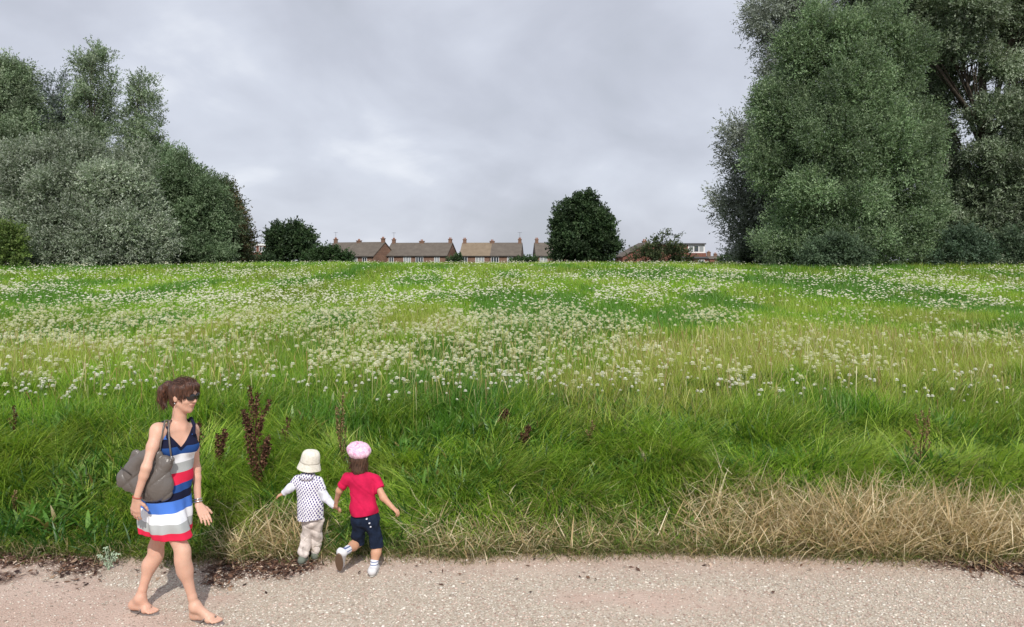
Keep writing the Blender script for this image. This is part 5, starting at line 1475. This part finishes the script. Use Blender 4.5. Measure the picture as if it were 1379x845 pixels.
for a in ((hipL, knL, anL), (hipR, knR, anR)):
    s.cone(a[0], .042, a[1], .037, k=.02); cf = a[1]*.68 + a[2]*.32; s.cone(a[1], .037, cf, .038, k=.02); s.cone(cf, .038, a[2], .025, k=.02)
s.build('body', M['skin_child'], groot, attrs={'lip': lambda V: np.clip(1.6 - np.linalg.norm(V - (HC + (hf_*.355 - hu*.24)*HS), axis=1)/.010, 0, 1)*.7})
# hair
s = SDF(HC - .20, HC + .16, .004); l_ = np.cross(hu, hf_)
s.ell(HC + hu*.015 - hf_*.012, (.45*HS, .385*HS, .44*HS), (hf_, l_, hu), k=0)
s.cone(HC - hf_*.045 - hu*.02, .062, HC - hf_*.050 - hu*.085, .050, k=.03, flat=(hf_, .7))
rr = random.Random(8)
for i in range(16):
    a = (i/15 - .5)*2; p0 = HC + l_*a*-.060 - hf_*(.045*(1-abs(a)*.6)) - hu*.05
    p1 = p0 + np.array([rr.uniform(-.022, .022) - .012, rr.uniform(-.02, .01), -rr.uniform(.03, .085)])
    s.cone(p0, .015, p1, .004, k=.004)
s.cone(HC + l_*.05 - hu*.02, .02, HC + np.array((-.075, -.02, -.02)), .006, k=.01)
s.cut(lambda X, Y, Z: ((X-HC[0])*hf_[0] + (Y-HC[1])*hf_[1] + (Z-HC[2])*hf_[2]) - .035*1 - np.clip(Z - HC[2] - .03, 0, 1)*2)
s.bulge(lambda X, Y, Z: .0025*np.sin(X*230 + 3*np.sin(Z*40))*np.sin(Y*170))
hp_ = []
for i in range(12):
    a = (i/11 - .5)*2; p0 = HC - l_*a*.066 - hf_*(.062*(1-abs(a)*.5)) + hu*.01
    hp_.append([p0, p0 + np.array([-.004 + a*.004, -.006, -.06]), p0 + np.array([-.012 + a*.012, -.004, -.125])])
hp_.append([HC - np.cross(hf_, hu)*.05, HC + np.array((-.10, -.01, -.01)), HC + np.array((-.125, 0, -.035))])
s.build('hair', M['hair_girl'], groot, extra=strands(hp_, 190, .007, .0016, 4, .6))
# beret
def _beret(nt, b):
    n = noise(nt, 22, 4, .55, 1.2); n2 = noise(nt, 70, 2, .5)
    nt.links.new(ramp(nt, n, [(.36, (.80, .62, .72)), (.46, (.72, .36, .52)), (.54, (.82, .66, .76)), (.64, (.60, .28, .45))]), b.inputs['Base Color']); bump(nt, b, n2, .4, .004)
M['beret'] = mat('pink_patterned_cloth', rough=.85, build=_beret)
ba = _u((.22, -.32, 1)); bc = HC + hu*.064 + np.array((-.002, -.022, 0))
bu = _u(np.cross(ba, (1, 0, 0))); bv = _u(np.cross(ba, bu))
s = SDF(bc - .14, bc + .14, .004)
s.ell(bc + ba*.005, (.097, .097, .053), (bu, bv, ba), k=0)
s.ell(bc - ba*.022, (.080, .080, .030), (bu, bv, ba), k=.02)
s.cone(bc + ba*.055, .006, bc + ba*.062, .004, k=.006)
s.bulge(lambda X, Y, Z: -.0016*np.sin(np.arctan2(Y - bc[1], X - bc[0])*10))
s.build('beret', M['beret'], groot)
# t-shirt
M['crimson'] = cloth('crimson_cotton', (.60, .012, .075), sc=14, var=.15)
s = SDF((-.26, -.2, .40), (.26, .22, .92), .0045)
s.cone(che + (0, 0, .02), .100, G(490, 684), .100, k=.04, flat=(gf, .78)); s.cone(G(490, 684), .101, G(491, 700), .105, k=.04, flat=(gf, .8))
s.cone(aL[0]*.8 + aR[0]*.2, .044, aR[0]*.8 + aL[0]*.2, .044, k=.04); s.cone(nek - (0, 0, .04), .048, nek - (0, 0, .018), .040, k=.03)
for a, t_ in ((aL, .62), (aR, .5)):
    e_ = a[0]*(1-t_) + a[1]*t_; s.cone(a[0], .044, e_, .042, k=.02)
def wr_(X, Y, Z): return wob(X, Y, Z, .0045, 30, .4) + .005*(1-np.abs(np.sin(X*22 + Z*14 + 1.5*np.sin(Z*9))))**3 + .0025*np.sin(Z*52 + X*34)
s.bulge(wr_)
s.cut(lambda X, Y, Z: (G(0, 692)[2] + .006*np.sin(X*18)) - Z + 0*Y)
dL = _u(aL[1]-aL[0]); eL = aL[0] + (aL[1]-aL[0])*.66
s.cut(lambda X, Y, Z: np.where((X < aL[0][0] + .01) & (Z > eL[2] - .05), ((X-eL[0])*dL[0] + (Y-eL[1])*dL[1] + (Z-eL[2])*dL[2]) - 3*np.clip(X - (aL[0][0] - .035), 0, 1), -1) * 1.0)
dR = _u(aR[1]-aR[0]); eR = aR[0] + (aR[1]-aR[0])*.52
s.cut(lambda X, Y, Z: np.where((X > aR[0][0] - .01) & (Z > eR[2] - .05), ((X-eR[0])*dR[0] + (Y-eR[1])*dR[1] + (Z-eR[2])*dR[2]) - 3*np.clip((aR[0][0] + .030) - X, 0, 1), -1))
s.build('t_shirt', M['crimson'], groot)
# cropped jeans
M['denim'] = cloth('dark_denim', (.012, .022, .050), sc=20, var=.3)
s = SDF((-.18, -.18, .20), (.22, .22, .62), .0045)
s.cone(G(487, 696), .078, G(496, 696), .078, k=.03, flat=(gf, .82))
for a, t_ in (((hipL, knL, anL), .0), ((hipR, knR, anR), .12)):
    s.cone(a[0], .063, a[1], .048, k=.03)
    if t_: s.cone(a[1], .047, a[1]*(1-t_) + a[2]*t_, .046, k=.02)
s.cone(knL, .048, knL*.9 + anL*.1, .047, k=.02)
s.bulge(lambda X, Y, Z: wob(X, Y, Z, .005, 50, 1.1))
s.cut(lambda X, Y, Z: Z - (G(0, 689)[2]) + 0*X + 0*Y)
s.cut(lambda X, Y, Z: (G(0, 743)[2] - .01) - Z + 0*X + 0*Y)
s.build('cropped_jeans', M['denim'], groot)
bt = MB()
for (a, b_) in ((494, 699), (497.5, 705), (499, 710)): 
    p = G(a, b_, -.078); bt.box(p[0]-.006, p[0]+.006, -.090 + (b_-699)*.001, -.070, p[2]-.004, p[2]+.004)
bt.build('pocket_studs', M['white_cotton'], groot, bevel=.001)
# socks and trainers
def _sock(nt, b):
    t = nt.nodes.new('ShaderNodeTexCoord'); w_ = N(nt, 'ShaderNodeTexWave', Scale=14.0); w_.bands_direction = 'Z'
    nt.links.new(t.outputs['Object'], w_.inputs['Vector'])
    nt.links.new(ramp(nt, w_.outputs['Fac'], [(0, (.72, .74, .80)), (.78, (.72, .74, .80)), (.86, (.10, .14, .30)), (1, (.10, .14, .30))]), b.inputs['Base Color'])
M['sock'] = mat('striped_sock', rough=.9, build=_sock)
M['trainer'] = mat('white_trainer', (.68, .68, .70), .6); M['mud_sole'] = mat('brown_worn_sole', (.20, .13, .085), .85)
for kn, an in ((knL, anL), (knR, anR)):
    a = an*.72 + kn*.28; s = SDF(np.minimum(a, an) - .06, np.maximum(a, an) + .06, .0035)
    s.cone(a, .033, an, .030, k=.01); d = _u(an - kn); s.cut(lambda X, Y, Z: -((X-a[0])*d[0] + (Y-a[1])*d[1] + (Z-a[2])*d[2]) - .012)
    s.build('sock', M['sock'], groot)
# trailing foot: toe on the ground, sole turned towards the path
shoe(groot, anL, G(458.5, 745, -.115), G(459, 763, .0), .033, M['trainer'], up=(.25, .9, .3), sole=M['mud_sole'])
hR = G(501, 772, -.05); hR[2] = .032; tR_ = G(507, 776, .09); tR_[2] = .028
shoe(groot, anR, hR, tR_, .033, M['trainer'])
# ================================================================== seeding plants among the grass
M['dock'] = mat('dried_dock', (.075, .032, .022), .9, .1)
M['dockseed'] = mat('dock_seed', rough=.95, spec=.05, build=stone_mat)
def dock(label, cat, name, px, py_top, Y, w_px, nbr, cols, thick=1.0, lean=0.0, seed=1, bare=.25, group=None, dens=1.0, sz=1.0):
    r_ = np.random.default_rng(seed); rr = random.Random(seed)
    bx = X_at(px, Y); bz = float(ground_z(bx, Y)); H = Z_at(py_top, Y) - bz; Wd = w_px * Y / FPX
    root = empty(name, (bx, Y, bz), label, cat, group)
    mb = MB(); pts = [(lean*H*t**1.5 + .01*math.sin(t*9), .02*math.sin(t*6), H*t*.92 - .03) for t in np.linspace(0, 1, 7)]
    mb.tube(pts, [.006*thick*(1-.6*t) for t in np.linspace(0, 1, 7)], 6); mb.build('stem', M['dock'], root, smooth=True)
    P0 = Vector(pts[-1])
    for b in range(nbr):
        t0 = bare + (1-bare)*(b + .3)/nbr * .85; i = int(t0*6); st = Vector(pts[i]).lerp(Vector(pts[min(i+1, 6)]), t0*6 - i)
        sd_ = (-1)**b * rr.uniform(.4, 1); ln = H*rr.uniform(.18, .40)*(1.15 - t0*.5)
        if b == nbr-1: sd_ = 0; st = Vector(pts[5]); ln = H*.2
        en = st + Vector((sd_*Wd*.5, rr.uniform(-.4, .4)*Wd*.5, ln))
        md = st.lerp(en, .5) + Vector((sd_*Wd*.12, 0, -ln*.05))
        # seeds crowd round the branch
        n = int(150*dens*max(.5, ln/.25)); t = r_.random(n)**.8
        a, m_, c_ = np.array(st), np.array(md), np.array(en)
        pos = ((1-t)**2)[:, None]*a + (2*t*(1-t))[:, None]*m_ + (t**2)[:, None]*c_ + r_.normal(0, .011*thick, (n, 3))*(1.1 - .6*t)[:, None]
        s = r_.uniform(.004, .010, n)[:, None]*sz
        d = r_.normal(0, 1, (n, 3)); d /= np.linalg.norm(d, axis=1)[:, None]; e_ = np.cross(d, r_.normal(0, 1, (n, 3))); e_ /= np.linalg.norm(e_, axis=1)[:, None]
        Q = np.stack([pos - d*s, pos + e_*s*.8, pos + d*s, pos - e_*s*.8], 1).reshape(-1, 3)
        col = pick(r_, n, cols)*r_.uniform(.7, 1.3, (n, 1))
        tt = np.linspace(0, 1, 6)[:, None]; rc = (1-tt)**2*a + 2*tt*(1-tt)*m_ + tt**2*c_
        off = np.array([[.0022, 0, 0], [0, .0022, 0], [-.0022, -.0022, 0]]); RV = (rc[:, None] + off).reshape(-1, 3)
        RF = [(i*3+j, i*3+(j+1) % 3, i*3+3+(j+1) % 3, i*3+3+j) for i in range(5) for j in range(3)]
        Q = np.vstack([Q, RV]); FF = np.vstack([np.arange(4*n).reshape(n, 4), np.array(RF) + 4*n]); cc_ = np.vstack([np.repeat(col, 4, 0), np.tile([[.09, .045, .03]], (18, 1))])
        q = np_mesh('seed_head', Q, FF, M['dockseed'], root, col=cc_)
    return root
br = [(.070,.034,.022), (.105,.052,.032), (.045,.024,.018), (.17,.095,.06)]
tn = [(.20,.13,.07), (.26,.18,.09), (.14,.09,.05), (.30,.24,.12)]
gp = 'rusty brown dock plants gone to seed in the bank grass'
dock('tallest rusty brown dock plant with many seed branches, between woman and toddler', 'dock plant', 'dock_plant', 345, 520, 7.15, 42, 15, br, 1.8, .0, 1, .12, gp, 1.3, 1.35)
dock('short thick brown dock head leaning right, just right of the woman', 'dock plant', 'dock_plant', 291, 571, 7.3, 10, 6, br, 1.6, .16, 2, .4, gp, 1.3, 1.4)
dock('small brown dock spike beside the woman’s shoulder', 'dock plant', 'dock_plant', 266, 560, 7.2, 8, 4, br, 1.3, .02, 3, .5, gp, 1.0, 1.2)
dock('thin brown dock spike a little right of the tallest dock plant', 'dock plant', 'dock_plant', 384, 555, 7.8, 14, 4, br, .9, .05, 4, .4, gp, .7)
dock('slender tan seeding stem rising behind the gap between the two children', 'dock plant', 'dock_plant', 458, 520, 7.5, 14, 7, tn, .9, .03, 5, .2, gp, .6)
dock('brown dock spike standing upright in the bank below the middle meadow', 'dock plant', 'dock_plant', 679, 545, 8.1, 9, 6, br, 1.5, .0, 6, .3, gp, 1.3, 1.4)
dock('brown dock head tilting right beside the upright spike in the middle', 'dock plant', 'dock_plant', 704, 568, 7.8, 12, 6, br, 1.6, .16, 7, .3, gp, 1.3, 1.4)
dock('small tan dock stalk in the bank, right of the two middle dock spikes', 'dock plant', 'dock_plant', 793, 560, 7.9, 10, 4, tn, .9, .08, 8, .4, gp, .6)
dock('thin brown dock spike near the left edge of the photo', 'dock plant', 'dock_plant', 19, 540, 8.0, 10, 4, br, 1.1, .0, 9, .4, gp, .8)
dock('low brown dock stalk at the left edge near the foot of the bank', 'dock plant', 'dock_plant', 20, 655, 7.0, 8, 4, tn, .9, .0, 10, .3, gp, .7)
dock('tall feathery tan seeding stem above the reeds on the right', 'dock plant', 'dock_plant', 1240, 545, 7.4, 40, 10, tn, .9, .03, 12, .15, gp, .6)
dock('short brown dock stalk low in the straw right of the girl', 'dock plant', 'dock_plant', 795, 672, 7.2, 8, 3, tn, .9, .05, 13, .3, gp, .6)
dock('dark brown dock stalk standing in the reeds near the right edge', 'dock plant', 'dock_plant', 1290, 665, 6.95, 16, 6, br, 1.2, .03, 14, .2, gp, .7)
# silvery weed on the path verge, left of the woman
r_ = np.random.default_rng(5)
wx, wy = X_at(146, 6.2), 6.2
root = empty('weed', (wx, wy, float(path_h(wx, wy))), 'small pale silvery-green weed growing at the path edge left of the woman', 'weed')
M['silverleaf'] = mat('silvery_leaf', (.40, .50, .36), .8, .1)
for k in range(7):
    a = -1.2 + k*.9; H = .10 + .12*r_.random(); mb = MB()
    tip = Vector((math.cos(a)*.07, math.sin(a)*.06, H)); mb.tube([(0, 0, -.01), tip*.5 + Vector((0, 0, .03)), tip], .002, 4)
    st = mb.build('stem', M['silverleaf'], root)
    mb = MB()
    for j in range(16):
        t = .25 + .75*j/15; p = tip*t + Vector((0, 0, .06*t*(1-t))); d = Vector(r_.normal(0, 1, 3)).normalized(); e_ = d.cross(Vector(r_.normal(0, 1, 3))).normalized(); s_ = .014
        mb.poly([p, p + d*s_ + e_*s_*.45, p + d*s_*2, p + d*s_ - e_*s_*.45], [(0, 1, 2, 3)])
    mb.build('leaf_spray', M['silverleaf'], root)
